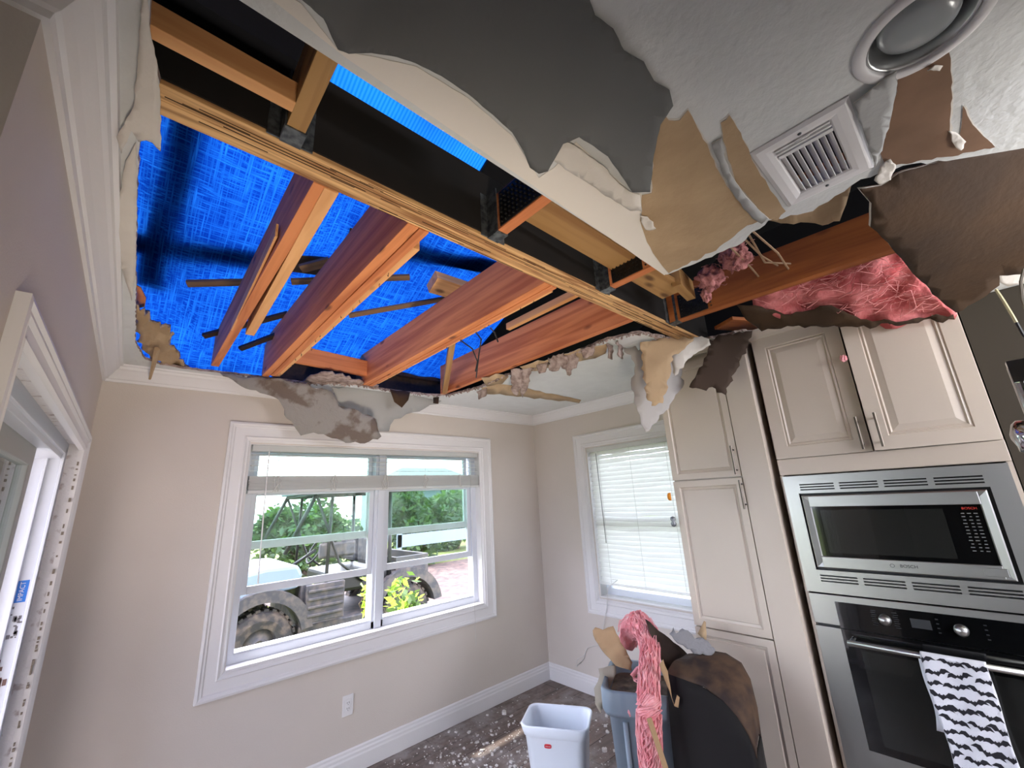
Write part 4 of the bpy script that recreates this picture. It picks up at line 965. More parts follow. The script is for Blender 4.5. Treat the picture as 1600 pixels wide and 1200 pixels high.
pan = empty('pantry_cabinet', (2.75, .99, 0), 'tall cream pantry cabinet beside the blind window', 'cabinet')
mb = MB(); mb.box(XP + .022, XR - .001, .722, 1.252, .0, 2.405); mb.build('cabinet_body', CAB, pan, bevel=.002)
mb = MB(); mb.box(XP, XP + .022, .722, .858, 0, 2.405); mb.build('filler_panel', CAB, pan, bevel=.002)
RPP = [(0, -.020), (0, 0), (.034, 0), (.038, -.006), (.050, -.009), (.054, -.004), (.056, -.004)]
def pd(z0, z1): return pdoor('door', XP, .862, 1.250, z0, z1, pan, RPP)
d1 = pd(1.668, 2.36); handle(.876, 1.678, 1.830, XP, d1)
d2 = pd(.893, 1.660); handle(.866, 1.50, 1.648, XP, d2)
d3 = pd(.10, .885)
KP = [(0, -.05), (.012, -.05), (.016, -.035), (.035, -.012), (.038, 0), (0, 0)]
def ccrown(y0, y1, xf, zt_, parent):
    mb = MB(); vs = []; n = len(KP)
    for y in (y0, y1):
        for d, z in KP: vs.append((xf - d, y, zt_ + z))
    fs = [(k, (k + 1) % n, n + (k + 1) % n, n + k) for k in range(n)] + [tuple(range(n))[::-1], tuple(range(n, 2 * n))]
    mb.add(vs, fs); mb.build('cabinet_crown', CAB, parent)
ccrown(.722, 1.252, XP + .004, 2.438, pan)
# stickers on pantry flank seen against blind
mb = MB()
ctr_ = P(1047, 776, 'y', 1.250)
for k in range(9):
    a = math.pi / 2 + k * math.pi / 8; mb.v.append(ctr_ + Vector((0.012 + .026 * math.cos(a) * .9, 0, .022 * math.sin(a))))
n9 = len(mb.v); mb.v += [v + Vector((0, .012, 0)) for v in mb.v[:n9]]
mb.f = [tuple(range(n9)), tuple(range(n9, 2 * n9))[::-1]] + [(i, (i + 1) % n9, n9 + (i + 1) % n9, n9 + i) for i in range(n9)]; mb.mi = [0] * len(mb.f)
o = mb.build('toy_decoration', ORANGE); tag(o, 'small orange rounded decoration stuck to the side of the pantry', 'decoration')
mb = MB(); c = P(1052, 815, 'y', 1.265)
mb.lathe([(0, -.03), (.012, -.025), (.016, -.01), (.009, 0), (.015, .012), (.012, .025), (0, .03)], Matrix.Translation(c), 16); o = mb.build('grey_hook', mat('grey_metal', (130, 132, 136), .35, metal=.6), smooth=True); tag(o, 'small grey knobbly hook on the pantry side below the orange piece', 'hook')
# wavy plastic edge hanging along pantry side
mb = MB(); vs = []; 
for k in range(41):
    z = 1.02 - .36 * k / 40 + .0; y = 1.262 + .006 * math.sin(k * .9); x = 2.50 + .010 * math.sin(k * .9) + .05 * (1 - k / 40)
    vs += [(x - .03, y, z + .25), (x + .03, y + .01, z + .25)]
mb.add(vs, [(2 * i, 2 * i + 1, 2 * i + 3, 2 * i + 2) for i in range(40)])
o = mb.build('wavy_plastic_strip', VINYL); s_ = o.modifiers.new('s', 'SOLIDIFY'); s_.thickness = .002; tag(o, 'wavy white plastic strip down the window side of the pantry', 'strip')

tw = empty('oven_cabinet', (2.8, .3, 0), 'cream oven cabinet with two upper doors, one ajar', 'cabinet')
mb = MB()
mb.box(XT + .022, XR - .001, -.085, .690, 1.655, 1.742); mb.box(XT + .09, XR - .001, .690, .718, 0, 1.655); mb.box(XT + .022, XR - .001, -.085, -.068, 0, 1.655)
mb.box(XT + .022, XR - .001, -.085, .690, 0, .40); mb.box(XR - .05, XR - .001, -.068, .70, .40, 1.655)
mb.box(XT + .09, XR - .001, .690, .718, 1.742, 2.405); mb.box(XT + .022, XR - .001, -.085, -.068, 1.742, 2.405); mb.box(XT + .022, XR - .001, -.068, .70, 2.385, 2.405); mb.box(XR - .05, XR - .001, -.068, .70, 1.742, 2.385)
mb.build('cabinet_body', CAB, tw, bevel=.002)
mb = MB(); mb.box(XT, XT + .022, -.085, .690, 1.657, 1.735); mb.build('rail_panel', CAB, tw, bevel=.002)
mb = MB(); mb.box(XT + .001, XT + .022,   .676, .690, .40, 1.655); mb.build('side_stile', CAB, tw)
mb = MB(); mb.box(XT + .001, XT + .022, -.085, -.070, .4, 1.655); mb.build('side_stile', CAB, tw)
dl = pdoor('door', XT, .303, .688, 1.738, 2.39, tw, [(0, -.020), (0, 0), (.058, 0), (.062, -.006), (.070, -.002), (.076, -.009), (.102, -.001), (.104, -.001)])
handle(.330, 1.748, 1.895, XT, dl)
AJ = R(5)
dr = pdoor('door', XT, -.082, .294, 1.738, 2.39, tw, [(0, -.020), (0, 0), (.058, 0), (.062, -.006), (.070, -.002), (.076, -.009), (.102, -.001), (.104, -.001)], rot=AJ)
handle(.262, 1.75, 1.90, XT, dr, rot=AJ, yr=-.082)
ccrown(-.085, .70, XT + .004, 2.438, tw)

# microwave
XM = 2.44
mw = empty('built_in_microwave', (XM, .30, 1.13), 'stainless built-in microwave above the oven', 'microwave')
mb = MB()
# trim kit surround with slots
Z0, Z1, Y0, Y1 = 1.125, 1.650, -.072, .678
zi0, zi1, yi0, yi1 = 1.222, 1.566, -.008, .622
mb.box(XM, XM + .018, yi1, Y1, Z0, Z1); mb.box(XM, XM + .018, Y0, yi0, Z0, Z1)
def slotband(za, zb, rows):
    ys = [yi0] + [yi0 + (yi1 - yi0) * k / 4 for k in range(1, 4)] + [yi1]
    z = za
    for (r0, r1) in rows: mb.box(XM, XM + .018, yi0, yi1, z, r0); z = r1
    mb.box(XM, XM + .018, yi0, yi1, z, zb)
    for k in range(5):
        c = ys[k]; mb.box(XM + .0005, XM + .018, max(yi0, c - .010), min(yi1, c + .010), rows[0][0], rows[-1][1])
slotband(zi1, Z1, [(1.580, 1.586), (1.592, 1.598), (1.604, 1.610)])
slotband(Z0, zi0, [(1.172, 1.178), (1.184, 1.190), (1.196, 1.202)])
mb.build('trim_surround', STEEL, mw)
mb = MB(); mb.box(XM + .016, XM + .30, Y0 + .01, Y1 - .01, Z0 + .01, Z1 - .01); mb.build('microwave_body', BLKP, mw)
mb = MB(); mb.nested('x', XM - .006, -1, (.004, .612, 1.234, 1.556), [(0, -.02), (0, .002), (.004, .006), (.026, .002), (.030, -.006), (.052, -.006)], cap=False)
mb.build('door_frame', STEEL, mw)
mb = MB(); mb.box(XM - .001, XM + .012, .030, .586, 1.282, 1.504); gl = mb.build('door_glass', BLK, mw)
mb = MB(); mb.box(XM - .0018, XM, .14, .552, 1.300, 1.488); mb.build('viewing_mesh', MESHG, gl)
mb = MB(); mb.box(XM - .012, XM + .012, .03, .586, 1.236, 1.284); mb.box(XM - .012, XM + .012, .03, .586, 1.503, 1.552); mb.build('door_rails', STEEL, mw, bevel=.002)
mb = MB(); mb.box(XM - .0145, XM - .012, .020, .082, 1.246, 1.274); mb.build('open_button', STEEL, mw, bevel=.001)
MX = lambda y, z, x: Matrix(((0, 0, -1, x), (-1, 0, 0, y), (0, 1, 0, z), (0, 0, 0, 1)))
text_obj('BOSCH', .017, MX(.29, 1.262, XM - .0125), LOGO, 'logo_lettering', mw)
mb = MB(); mb.lathe([(.006, 0), (.0075, 0), (.0075, .001), (.006, .001)], Matrix(((0, 0, -1, XM - .012), (-1, 0, 0, .342), (0, 1, 0, 1.262), (0, 0, 0, 1))), 20); mb.build('logo_ring', LOGO, mw)
text_obj('BOSCH', .013, MX(.066, 1.488, XM - .0022), REDD, 'display_lettering', mw)
mb = MB(); r = random.Random(6)
for k in range(12):
    z = 1.468 - k * .0125
    for q in range(3):
        y = .048 + q * .018; mb.box(XM - .0015, XM - .0005, y, y + r.uniform(.006, .012), z, z + .003)
mb.build('keypad_print', WHITEINK, mw)

# oven
ov = empty('wall_oven', (2.45, .30, .40), 'stainless and black glass wall oven below the microwave', 'oven')
XO = 2.445
mb = MB(); mb.box(XO + .012, XO + .5, -.062, .668, .405, 1.115); mb.build('oven_body', BLKP, ov)
mb = MB(); mb.box(XO, XO + .014, -.070, .677, .992, 1.118); pl_ = mb.build('control_panel', STEEL, ov, bevel=.002)
mb = MB(); mb.box(XO - .003, XO + .001, .005, .580, .985, 1.092); mb.build('control_glass', BLK, ov)
mb = MB(); mb.box(XO, XO + .014, -.070, .677, .412, .982); od = mb.build('oven_door', STEEL, ov, bevel=.002)
mb = MB(); mb.box(XO - .004, XO + .002, .005, .580, .53, .982); mb.build('door_glass', BLK, od)
mb = MB(); mb.box(XO - .0048, XO - .003, .075, .525, .56, .905); mb.build('viewing_window', MESHG, od)
mb = MB(); mb.tube([(XO - .055, .555, .943), (XO - .055, .03, .943)], .0115, 16); mb.tube([(XO, .545, .943), (XO - .055, .545, .943)], .009, 8); mb.tube([(XO, .04, .943), (XO - .055, .04, .943)], .009, 8); mb.build('handle', STEEL, od, smooth=True)
for y in (.415, .192):
    mb = MB(); mb.lathe([(.021, 0), (.021, .010), (.017, .022), (.012, .026), (0, .028)], Matrix(((0, 0, -1, XO - .003), (-1, 0, 0, y), (0, 1, 0, 1.043), (0, 0, 0, 1))), 28); mb.build('knob', STEEL, ov, smooth=True)
mb = MB(); r = random.Random(5)
for k in range(8):
    for s_ in (-1, 1): y = .415 + s_ * (.034 + .003 * (k % 2)); z = 1.073 - k * .008; mb.box(XO - .0038, XO - .0028, y - .008, y + .008, z, z + .0022)
for k in range(4):
    for q in range(2): y = .255 - q * .13; z = 1.068 - k * .016; mb.box(XO - .0038, XO - .0028, y - .004, y + .004, z, z + .004)
mb.box(XO - .0038, XO - .0030, .275, .335, 1.028, 1.062)
mb.build('panel_print', mat('faint_print', (44, 46, 48), .4), ov)

# towel with bat print, folded over the handle: back layer and front layer
def towel():
    to = empty('kitchen_towel', (XO - .07, .23, .95), 'white towel printed with black bats over the oven handle', 'towel')
    def fx(u, s): return .003 * math.sin(u * 9 + s * 5) + .010 * math.sin(u * 3.1 + 1 + s * 3) * s
    def surf(u, s, y0, y1, L, back):
        # u 0..1 across (y1 left in view -> y0), s 0..1 down
        y = y1 + (y0 - y1) * u; drop = s * L
        x = XO - .0685 - .005 * (0 if back else 1) - .012 * s - fx(u, s)
        if back: x = XO - .044 + .006 * s
        z = .955 - drop
        y += (-.02 if not back else .0) * s * .5 + .008 * math.sin(s * 7 + u * 4) * s
        return Vector((x, y, z))
    mb = MB(); nu, ns = 24, 40; 
    prof = [(XO - .044, .943), (XO - .046, .952), (XO - .055, .957), (XO - .064, .953), (XO - .0735, .943)]
    A = (.150, .325, .42); vs = []
    rows = []
    for j in range(12): rows.append([surf(i / nu, 1 - j / 12, .155, .330, .27, True) + Vector((0, .006, 0)) for i in range(nu + 1)])
    for (x, z) in prof: rows.append([Vector((x, .325 - .175 * i / nu, z + .001)) for i in range(nu + 1)])
    for j in range(1, ns + 1):
        rows.append([surf(i / nu, j / ns, A[0], A[1], A[2] , False) + (Vector((0, 0, 0)) ) for i in range(nu + 1)])
    vs = [v for r_ in rows for v in r_]; W_ = nu + 1
    mb.add(vs, [(j * W_ + i, j * W_ + i + 1, (j + 1) * W_ + i + 1, (j + 1) * W_ + i) for j in range(len(rows) - 1) for i in range(nu)])
    o = mb.build('cloth', TOWEL, to, smooth=True); s_ = o.modifiers.new('s', 'SOLIDIFY'); s_.thickness = .0025; s_.offset = 0
    # bats
    BATS = [(-1, .0), (-.72, .34), (-.42, .38), (-.20, .12), (-.10, .22), (-.06, .12), (.06, .12), (.10, .22), (.20, .12), (.42, .38), (.72, .34), (1, 0), (.66, .06), (.44, -.10), (.26, -.02), (.10, -.14), (0, -.26), (-.10, -.14), (-.26, -.02), (-.44, -.10), (-.66, .06)]
    mb = MB(); r = random.Random(14); n = 0
    for row in range(11):
        for c in range(3):
            uc = (c + (.5 if row % 2 else .1)) / 2.6 + r.uniform(-.04, .04); sc = (row + .5) / 11; size = r.uniform(.20, .26); a = r.uniform(-.35, .35)
            v2, f2, = None, None
            pts = []
            for (bx, by) in BATS:
                X = bx * math.cos(a) - by * math.sin(a); Y = bx * math.sin(a) + by * math.cos(a)
                u = uc + X * size; s = sc - Y * size * .42
                pts.append(Vector((min(.995, max(.005, u)), min(.998, max(.01, s)))))
            if uc > 1.05 or uc < -.05: continue
            ck = len(mb.v); cen = Vector((min(.99, max(.01, uc)), sc))
            try: vv, ee, ff, *_ = delaunay_2d_cdt(pts + [cen], [(i, (i + 1) % len(pts)) for i in range(len(pts))], [], 0, 1e-5)
            except Exception: continue
            tri = [f for f in ff if inside(((vv[f[0]].x + vv[f[1]].x + vv[f[2]].x) / 3, (vv[f[0]].y + vv[f[1]].y + vv[f[2]].y) / 3), pts)]
            mb.add([surf(q.x, q.y, A[0], A[1], A[2], False) + Vector((-.0022, 0, 0)) for q in vv], [tuple(f) for f in tri])
    mb.build('bat_print', BAT, to)
towel()

# chrome fitting, wires at the right edge
ch = empty('chrome_wall_lamp', (1.75, -.12, 1.75), 'chrome lamp with rounded end at the right edge of the view', 'lamp')
a_ = P(1590, 682, 'x', 1.6); b_ = a_ + Vector((.02, -.22, -.03))
mb = MB(); mb.tube([a_ + Vector((0, .012, .0)), a_ + Vector((0, .004, 0)), a_, a_ + (b_ - a_) * .1, b_], [.006, .030, .038, .042, .043], 24); mb.build('lamp_shade', CHROME, ch, smooth=True)
c_ = P(1600, 610, 'x', 1.6)
mb = MB(); mb.tube([c_ + Vector((0, 0, .06)), c_ + Vector((0, 0, -.09))], .014, 16); mb.box(c_.x - .018, c_.x + .018, c_.y - .03, c_.y + .012, c_.z + .02, c_.z + .075); mb.build('lamp_stem', CHROME, ch)
for pts, m, lab in (([(1556, 452), (1568, 470), (1580, 490), (1588, 504)], mat('pale_yellow_wire', (216, 206, 160), .5), 'pale wire sticking out above the chrome lamp'), ([(1588, 504), (1597, 520), (1604, 530)], WIRE, 'dark wire end at the right edge above the chrome lamp'),
                    ([(1600, 420), (1595, 440), (1598, 470), (1606, 490)], mat('grey_wire', (120, 112, 100), .5), 'grey loop of wire at the right edge under the brown sheet')):
    mb = MB(); mb.tube([P(u, v, 'x', 1.9) for u, v in pts], .004, 6); o = mb.build('wire', m); tag(o, lab, 'wire')
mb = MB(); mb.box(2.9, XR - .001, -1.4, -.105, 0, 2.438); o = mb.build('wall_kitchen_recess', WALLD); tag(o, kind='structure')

# ================================================================== BINS AND DEBRIS
def rrect(cx, cy, hx, hy, rr, z, ang, n=6):
    out = []
    for (sx, sy, a0) in ((1, 1, 0), (-1, 1, 90), (-1, -1, 180), (1, -1, 270)):
        for k in range(n + 1):
            a = R(a0 + 90 * k / n); x = sx * (hx - rr) + rr * math.cos(a); y = sy * (hy - rr) + rr * math.sin(a)
            out.append(Vector((cx + x * math.cos(ang) - y * math.sin(ang), cy + x * math.sin(ang) + y * math.cos(ang), z)))
    return out
def bin_mesh(loops):
    mb = MB(); n = len(loops[0]); vs = [v for l in loops for v in l]; fs = []
    for i in range(len(loops) - 1):
        for k in range(n): fs.append((i * n + k, i * n + (k + 1) % n, (i + 1) * n + (k + 1) % n, (i + 1) * n + k))
    fs.append(tuple(range(n))[::-1]); fs.append(tuple(range((len(loops) - 1) * n, len(loops) * n))); mb.add(vs, fs); return mb
WX, WY, WA = 1.985, 1.93, R(-58)
wb = empty('white_bin', (WX, WY, 0), 'empty white plastic bin on the floor in front of the grey bin', 'bin')
zr = .41
def wr(hx, hy, z, rr=.05): return rrect(WX, WY, hx, hy, rr, z, WA)
mb = bin_mesh([wr(.135, .085, .0), wr(.14, .09, .01), wr(.170, .118, zr - .055), wr(.176, .124, zr - .055), wr(.184, .130, zr - .03), wr(.190, .136, zr - .004), wr(.186, .132, zr + .002), wr(.176, .122, zr - .004), wr(.166, .113, zr - .06), wr(.138, .086, .02)])
o = mb.build('bin_shell', WBIN, wb, smooth=True)
o.modifiers.new('b', 'BEVEL').width = .002
# red oval label facing the camera
dirc = Vector((-math.sin(0) - .78, -.95, 0)).normalized()
lc = P(856, 1166, 'y', 1.70)
# find the point on the bin wall near that pixel: long side facing the camera
ax1 = Vector((math.cos(WA), math.sin(WA), 0)); ax2 = Vector((-math.sin(WA), math.cos(WA), 0)); nrm = -ax2
pl_w = (Vector((WX, WY, 0)) - ax2 * .1155 + Vector((0, 0, .30)), Vector((-ax2.x, -ax2.y, -.08)).normalized())
lc = PP(856, 1166, pl_w)
Ml = Matrix((ax1, Vector((0, 0, 1)), nrm)).transposed().to_4x4(); Ml.translation = lc + nrm * .001
mb = MB(); vs = []
for k in range(24):
    a = 2 * math.pi * k / 24; sx = .019 * (abs(math.cos(a)) ** .6) * (1 if math.cos(a) > 0 else -1); sy = .009 * (abs(math.sin(a)) ** .6) * (1 if math.sin(a) > 0 else -1); vs.append(Ml @ Vector((sx, sy, .002)))
vs += [v - nrm * .005 for v in vs]; mb.add(vs, [tuple(range(24)), tuple(range(24, 48))[::-1]] + [(k, (k + 1) % 24, 24 + (k + 1) % 24, 24 + k) for k in range(24)]); lb = mb.build('red_label', RED, wb)
Ml2 = Ml.copy(); Ml2.translation = lc + nrm * .0032
text_obj('Rubbermaid', .0062, Ml2, VINYL, 'label_lettering', lb, depth=.0003)

_a = P(936, 1082, 'z', .70) - P(960, 1084, 'z', .70)
GX, GY, GA = 2.13 + _a.x, 1.30 + _a.y, R(-62)
gb = empty('grey_bin', (GX, GY, 0), 'tall grey bin overflowing with pink insulation and brown paper', 'bin')
def gr(hx, hy, z, rr=.06): return rrect(GX, GY, hx, hy, rr, z, GA)
mb = bin_mesh([gr(.17, .15, 0), gr(.175, .155, .02), gr(.200, .180, .60), gr(.218, .198, .60, .06), gr(.226, .206, .62, .06), gr(.226, .206, .70, .06), gr(.221, .201, .71, .06), gr(.205, .185, .705), gr(.18, .16, .1)])
mb.build('bin_shell', GBIN, gb, smooth=True)
mb = MB()
for k in (-.12, .0, .12):
    p = Vector((GX, GY, 0)) + Vector((math.cos(GA), math.sin(GA), 0)) * k - Vector((-math.sin(GA), math.cos(GA), 0)) * .168
    mb.tube([p + Vector((0, 0, .03)), p - Vector((-math.sin(GA), math.cos(GA), 0)) * .016 + Vector((0, 0, .58))], .012, 8)
mb.build('bin_ribs', GBIN, gb, smooth=True)
mb = MB(); bmf = gr(.195, .175, .655); bmf2 = gr(.195, .175, .60); mb.add(bmf + bmf2, [tuple(range(28)), tuple(range(28, 56))[::-1]] + [(k, (k + 1) % 28, 28 + (k + 1) % 28, 28 + k) for k in range(28)])
o = mb.build('debris_fill', mat('dark_debris', (60, 48, 42), .9, rgb2=(110, 90, 74), vscale=18, bump=1, bscale=30)); tag(o, 'dark mixed debris filling the top of the grey bin', 'debris', kind='stuff')
# flared grey flap / liner at left of bin
o = sheet('torn_paper_in_bin', [(935, 1045), (962, 1040), (963, 1052), (950, 1078), (941, 1108), (938, 1115), (930, 1100), (928, 1075), (937, 1055)], (P(945, 1060, 'z', .70), Vector((-.75, -.62, .2)).normalized()), mat('pale_torn_paper', (170, 160, 144), .9), thick=.003, amp=.02, freq=10, seed=90); tag(o, 'pale torn paper hooked over the left rim of the grey bin', 'torn paper')
# brown paper panel standing in bin
o = sheet('brown_paper_panel', [(926, 985), (930, 980), (942, 984), (958, 978), (963, 990), (978, 1015), (988, 1035), (987, 1048), (962, 1040), (942, 1018), (930, 1000)], (P(955, 1010, 'z', .84), Vector((-.8, -.5, .25)).normalized()), mat('kraft_light', (176, 146, 112), .85, rgb2=(160, 130, 98), vscale=8), thick=.003, jag=.8, step=6, grid=8, amp=.012, freq=9, seed=91); tag(o, 'light brown paper panel sticking up from the left of the grey bin', 'torn paper')
# pink insulation draped out of the bin
path = [P(978, 1010, 'z', .80), P(985, 985, 'z', .88), P(1000, 975, 'z', .92), P(1012, 990, 'z', .90), P(1016, 1020, 'z', .84), P(1014, 1062, 'z', .785)]
q0 = path[-1]
gpl = (Vector((1.885 + _a.x, 1.168 + _a.y, 0)), Vector((-.88, -.47, -.07)).normalized())
for (u, v) in ((1014, 1105), (1014, 1150), (1018, 1200), (1022, 1250)): path.append(PP(u, v, gpl))
rad = [.05, .072, .07, .058, .05, .05, .055, .055, .05, .045]
fine = []; fr_ = []
for i in range(len(path) - 1):
    for k in range(5): t = k / 5; fine.append(path[i].lerp(path[i + 1], t)); fr_.append(rad[i] * (1 - t) + rad[i + 1] * t)
ins = empty('draped_insulation', path[3], 'long pink fibreglass strip spilling down the front of the grey bin', 'insulation')
r = random.Random(33); mb = MB(); mb.tube(fine, [q * (.72 + .15 * r.random()) for q in fr_], 18)
o = mb.build('core', INS, ins, smooth=True)
o = strands('fibres', fine, fr_, 520, .0026, INS, 34, parent=ins); o['kind'] = 'stuff'
# small loop wisp left
o = strands('insulation_wisp', [P(1008, 1040, 'z', .78), P(996, 1046, 'z', .76), P(988, 1056, 'z', .74), P(992, 1062, 'z', .72), P(1000, 1066, 'z', .71)], .012, 40, .002, INS, 35); tag(o, 'small pink wisp at the rim of the grey bin', 'insulation')
o = sheet('insulation_wisp', [(1002, 1070), (985, 1095), (980, 1112), (984, 1120), (994, 1110), (1002, 1140), (1010, 1120)], (P(995, 1100, 'z', .66), Vector((-.7, -.7, .1)).normalized()), mat('pale_pink_fiberglass', (226, 160, 166), 1, bump=.8, bscale=80), thick=.006, amp=.01, freq=20, seed=92); tag(o, 'pale fluffy pink wisp over the front of the grey bin', 'insulation')
# sticks / slats
KL = mat('kraft_light2', (168, 136, 100), .85)
mb = MB(); gp2 = (gpl[0] + gpl[1] * .07, gpl[1]); a_, b_ = PP(1014, 1122, gp2), PP(1040, 1200, gp2); o = board('wood_slat', a_, b_ + (b_ - a_) * .3, .022, .006, KL, up=(-.7, -.7, .1)); tag(o, 'narrow brown slat leaning on the pink strip', 'slat')
o = sheet('split_paper_splinter', [(1036, 1030), (1043, 1048), (1050, 1090), (1054, 1102), (1058, 1086), (1062, 1090), (1060, 1106), (1054, 1104), (1046, 1080), (1036, 1055), (1030, 1038)], (P(1046, 1070, 'z', .78), Vector((-.75, -.65, .1)).normalized()), KL, thick=.003, jag=.5, amp=.006, seed=93); tag(o, 'pale split splinter hanging right of the pink strip', 'splinter')
# big dark heap of bent cardboard / drywall behind
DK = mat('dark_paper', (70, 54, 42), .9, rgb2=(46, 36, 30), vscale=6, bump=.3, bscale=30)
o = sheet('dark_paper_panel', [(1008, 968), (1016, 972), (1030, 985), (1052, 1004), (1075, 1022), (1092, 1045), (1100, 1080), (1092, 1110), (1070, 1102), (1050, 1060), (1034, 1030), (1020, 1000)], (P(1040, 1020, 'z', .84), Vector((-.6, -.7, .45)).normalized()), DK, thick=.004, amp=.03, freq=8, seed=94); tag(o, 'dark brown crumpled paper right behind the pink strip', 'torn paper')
o = sheet('grey_drywall_chunk', [(1046, 990), (1052, 980), (1056, 990), (1066, 982), (1078, 988), (1086, 998), (1098, 996), (1110, 1006), (1118, 1016), (1112, 1024), (1090, 1022), (1075, 1014), (1056, 1002)], (P(1080, 1005, 'z', .90), Vector((-.7, -.6, .4)).normalized()), mat('grey_gypsum', (134, 132, 134), .95, bump=.8, bscale=60), thick=.013, jag=1.5, step=4, grid=8, amp=.008, seed=95); tag(o, 'grey broken drywall chunk on top of the dark heap', 'drywall debris')
o = sheet('tan_paper_shard', [(1090, 990), (1100, 970), (1103, 972), (1104, 1000), (1098, 998)], (P(1098, 990, 'z', .90), Vector((-.8, -.5, .2)).normalized()), KRAFT, thick=.003, jag=.4, seed=96); tag(o, 'small tan shard standing behind the grey chunk against the pantry', 'torn paper')
# large bent brown board (rounded) standing right of the bin
def bent_board():
    A = [P(1086, 1026, 'z', .83), P(1108, 1019, 'z', .84), P(1134, 1020, 'z', .84), P(1158, 1036, 'z', .82), P(1172, 1064, 'z', .78), P(1182, 1104, 'z', .71), P(1188, 1150, 'z', .62)]
    F = [P(u, v, 'z', z) for u, v, z in ((1042, 1052, .80), (1070, 1062, .795), (1100, 1075, .785), (1130, 1095, .76), (1152, 1120, .72), (1170, 1150, .67), (1182, 1185, .61))]
    e = empty('bent_drywall_sheet', (A[0].x, A[0].y, 0), 'large bent brown drywall sheet standing dark between the grey bin and the pantry', 'drywall sheet')
    def grid(rows, name, m, th=.008):
        mb = MB(); W_ = len(rows[0]); mb.add([p for r_ in rows for p in r_], [(j * W_ + i, j * W_ + i + 1, (j + 1) * W_ + i + 1, (j + 1) * W_ + i) for j in range(len(rows) - 1) for i in range(W_ - 1)])
        o = mb.build(name, m, e, smooth=True); s_ = o.modifiers.new('s', 'SOLIDIFY'); s_.thickness = th; s_.offset = 0; return o
    n = 10; rows = []
    for j in range(n + 1):
        t = j / n; rows.append([A[i].lerp(F[i], t) + Vector((0, 0, .03 * math.sin(t * math.pi) + .006 * math.sin(i * 2 + j))) for i in range(7)])
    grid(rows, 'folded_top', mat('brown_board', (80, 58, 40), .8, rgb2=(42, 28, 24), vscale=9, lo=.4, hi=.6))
    rows = []
    for j in range(9):
        t = j / 8; rows.append([Vector((p.x * (1 - .02 * math.sin(t * 3)), p.y, p.z * (1 - t) + .006 * t)) for p in F])
    grid(rows, 'shaded_front', mat('board_shade_face', (17, 13, 12), .9, bump=.2, bscale=12))  # the heap's shade is put into this near-black colour
    grid([[F[-1].lerp(A[-1], t) * (1) if k == 0 else Vector((F[-1].lerp(A[-1], t).x, F[-1].lerp(A[-1], t).y, F[-1].lerp(A[-1], t).z * (1 - k / 6) + .006)) for t in (0, .25, .5, .75, 1)] for k in range(7)], 'shaded_side', MATS['board_shade_face'])
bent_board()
# floor debris
pp = P(800, 1160, 'z', 0)
def chunk(name, loc, s, m, lab, seed, cat='drywall debris', flat=.15):
    r = random.Random(seed); mb = MB(); n = 9; top = []; 
    for k in range(n):
        a = 2 * math.pi * k / n + r.uniform(-.2, .2); q = s * r.uniform(.6, 1.1); top.append(Vector((loc[0] + math.cos(a) * q, loc[1] + math.sin(a) * q, 0)))
    h = s * flat; vs = [v + Vector((0, 0, .001)) for v in top] + [v + Vector((0, 0, h + .3 * h * r.random())) for v in top]
    mb.add(vs, [tuple(range(n))[::-1], tuple(range(n, 2 * n))] + [(k, (k + 1) % n, n + (k + 1) % n, n + k) for k in range(n)]); o = mb.build(name, m); tag(o, lab, cat); return o
chunk('kraft_scrap', (2.30, 2.26), .085, mat('kraft_floor', (140, 112, 90), .9), 'brown paper scrap on the floor left of the white bin', 3, 'torn paper')
wh = mat('white_crumb', (206, 202, 198), .9)
chunk('plaster_chip', P(788, 1116, 'z', 0), .022, wh, 'white plaster chip on the floor below the baseboard', 5, flat=.8)
chunk('plaster_chip', P(945, 1174, 'z', 0), .018, wh, 'white plaster chip between the white bin and the grey bin', 6, flat=.8)
chunk('plaster_chip', P(948, 1120, 'z', 0), .016, wh, 'small white chip on the floor right of the white bin rim', 7, flat=.8)
r = random.Random(77); mb = MB()
for k in range(2600):
    x = r.gauss(1.75, .5); y = r.gauss(2.3, .38)
    if not (XL + .1 < x < 3.0 and .9 < y < YB - .05): continue
    if abs(x - WX) < .2 and abs(y - WY) < .2: continue
    s_ = r.choice((.0015, .002, .003, .003, .004, .005, .009)) * r.uniform(.7, 1.3)
    M = Matrix.Translation((x, y, s_ * .45)) @ Matrix.Rotation(r.uniform(0, 6.28), 4, 'Z') @ Matrix.Rotation(r.uniform(-.4, .4), 4, 'X'); mb.box(-s_, s_, -s_ * .7, s_ * .7, -s_ * .4, s_ * .4, M=M)
o = mb.build('plaster_crumbs', wh); tag(o, 'plaster crumbs strewn over the floor by the window wall', 'debris', kind='stuff')

# ================================================================== OUTSIDE
mb = MB(); mb.box(-30, 40, YB + .25, 60, -.22, -.10); mb.box(-30, XL - .45, -10, YB + .25, -.22, -.10); mb.box(XR + .25, 40, -10, YB + .25, -.22, -.10)
o = mb.build('lawn', GRASS); tag(o, kind='structure')
mb = MB(); mb.box(-5.5, XL - .4, -1.5, 3.6, -.10, -.05); o = mb.build('bounce_slab', mat('concrete', (196, 188, 176), .9, bump=.3, bscale=40)); tag(o, kind='structure')  # pale slab added outside the door to bounce sun onto the joists
mb = MB(); r = random.Random(2); n = 40; vs = []; fs = []
for j in range(21):
    for i in range(n + 1):
        x = 2.2 + 12 * i / n; y = 6.0 + 5.0 * j / 20; vs.append((x, y, -.09 + .10 * abs(noise.noise(Vector((x * 1.2, y * 4, 0)))) * (1 if 0 < j < 20 and 0 < i < n else 0)))
fs = [(j * (n + 1) + i, j * (n + 1) + i + 1, (j + 1) * (n + 1) + i + 1, (j + 1) * (n + 1) + i) for j in range(20) for i in range(n)]
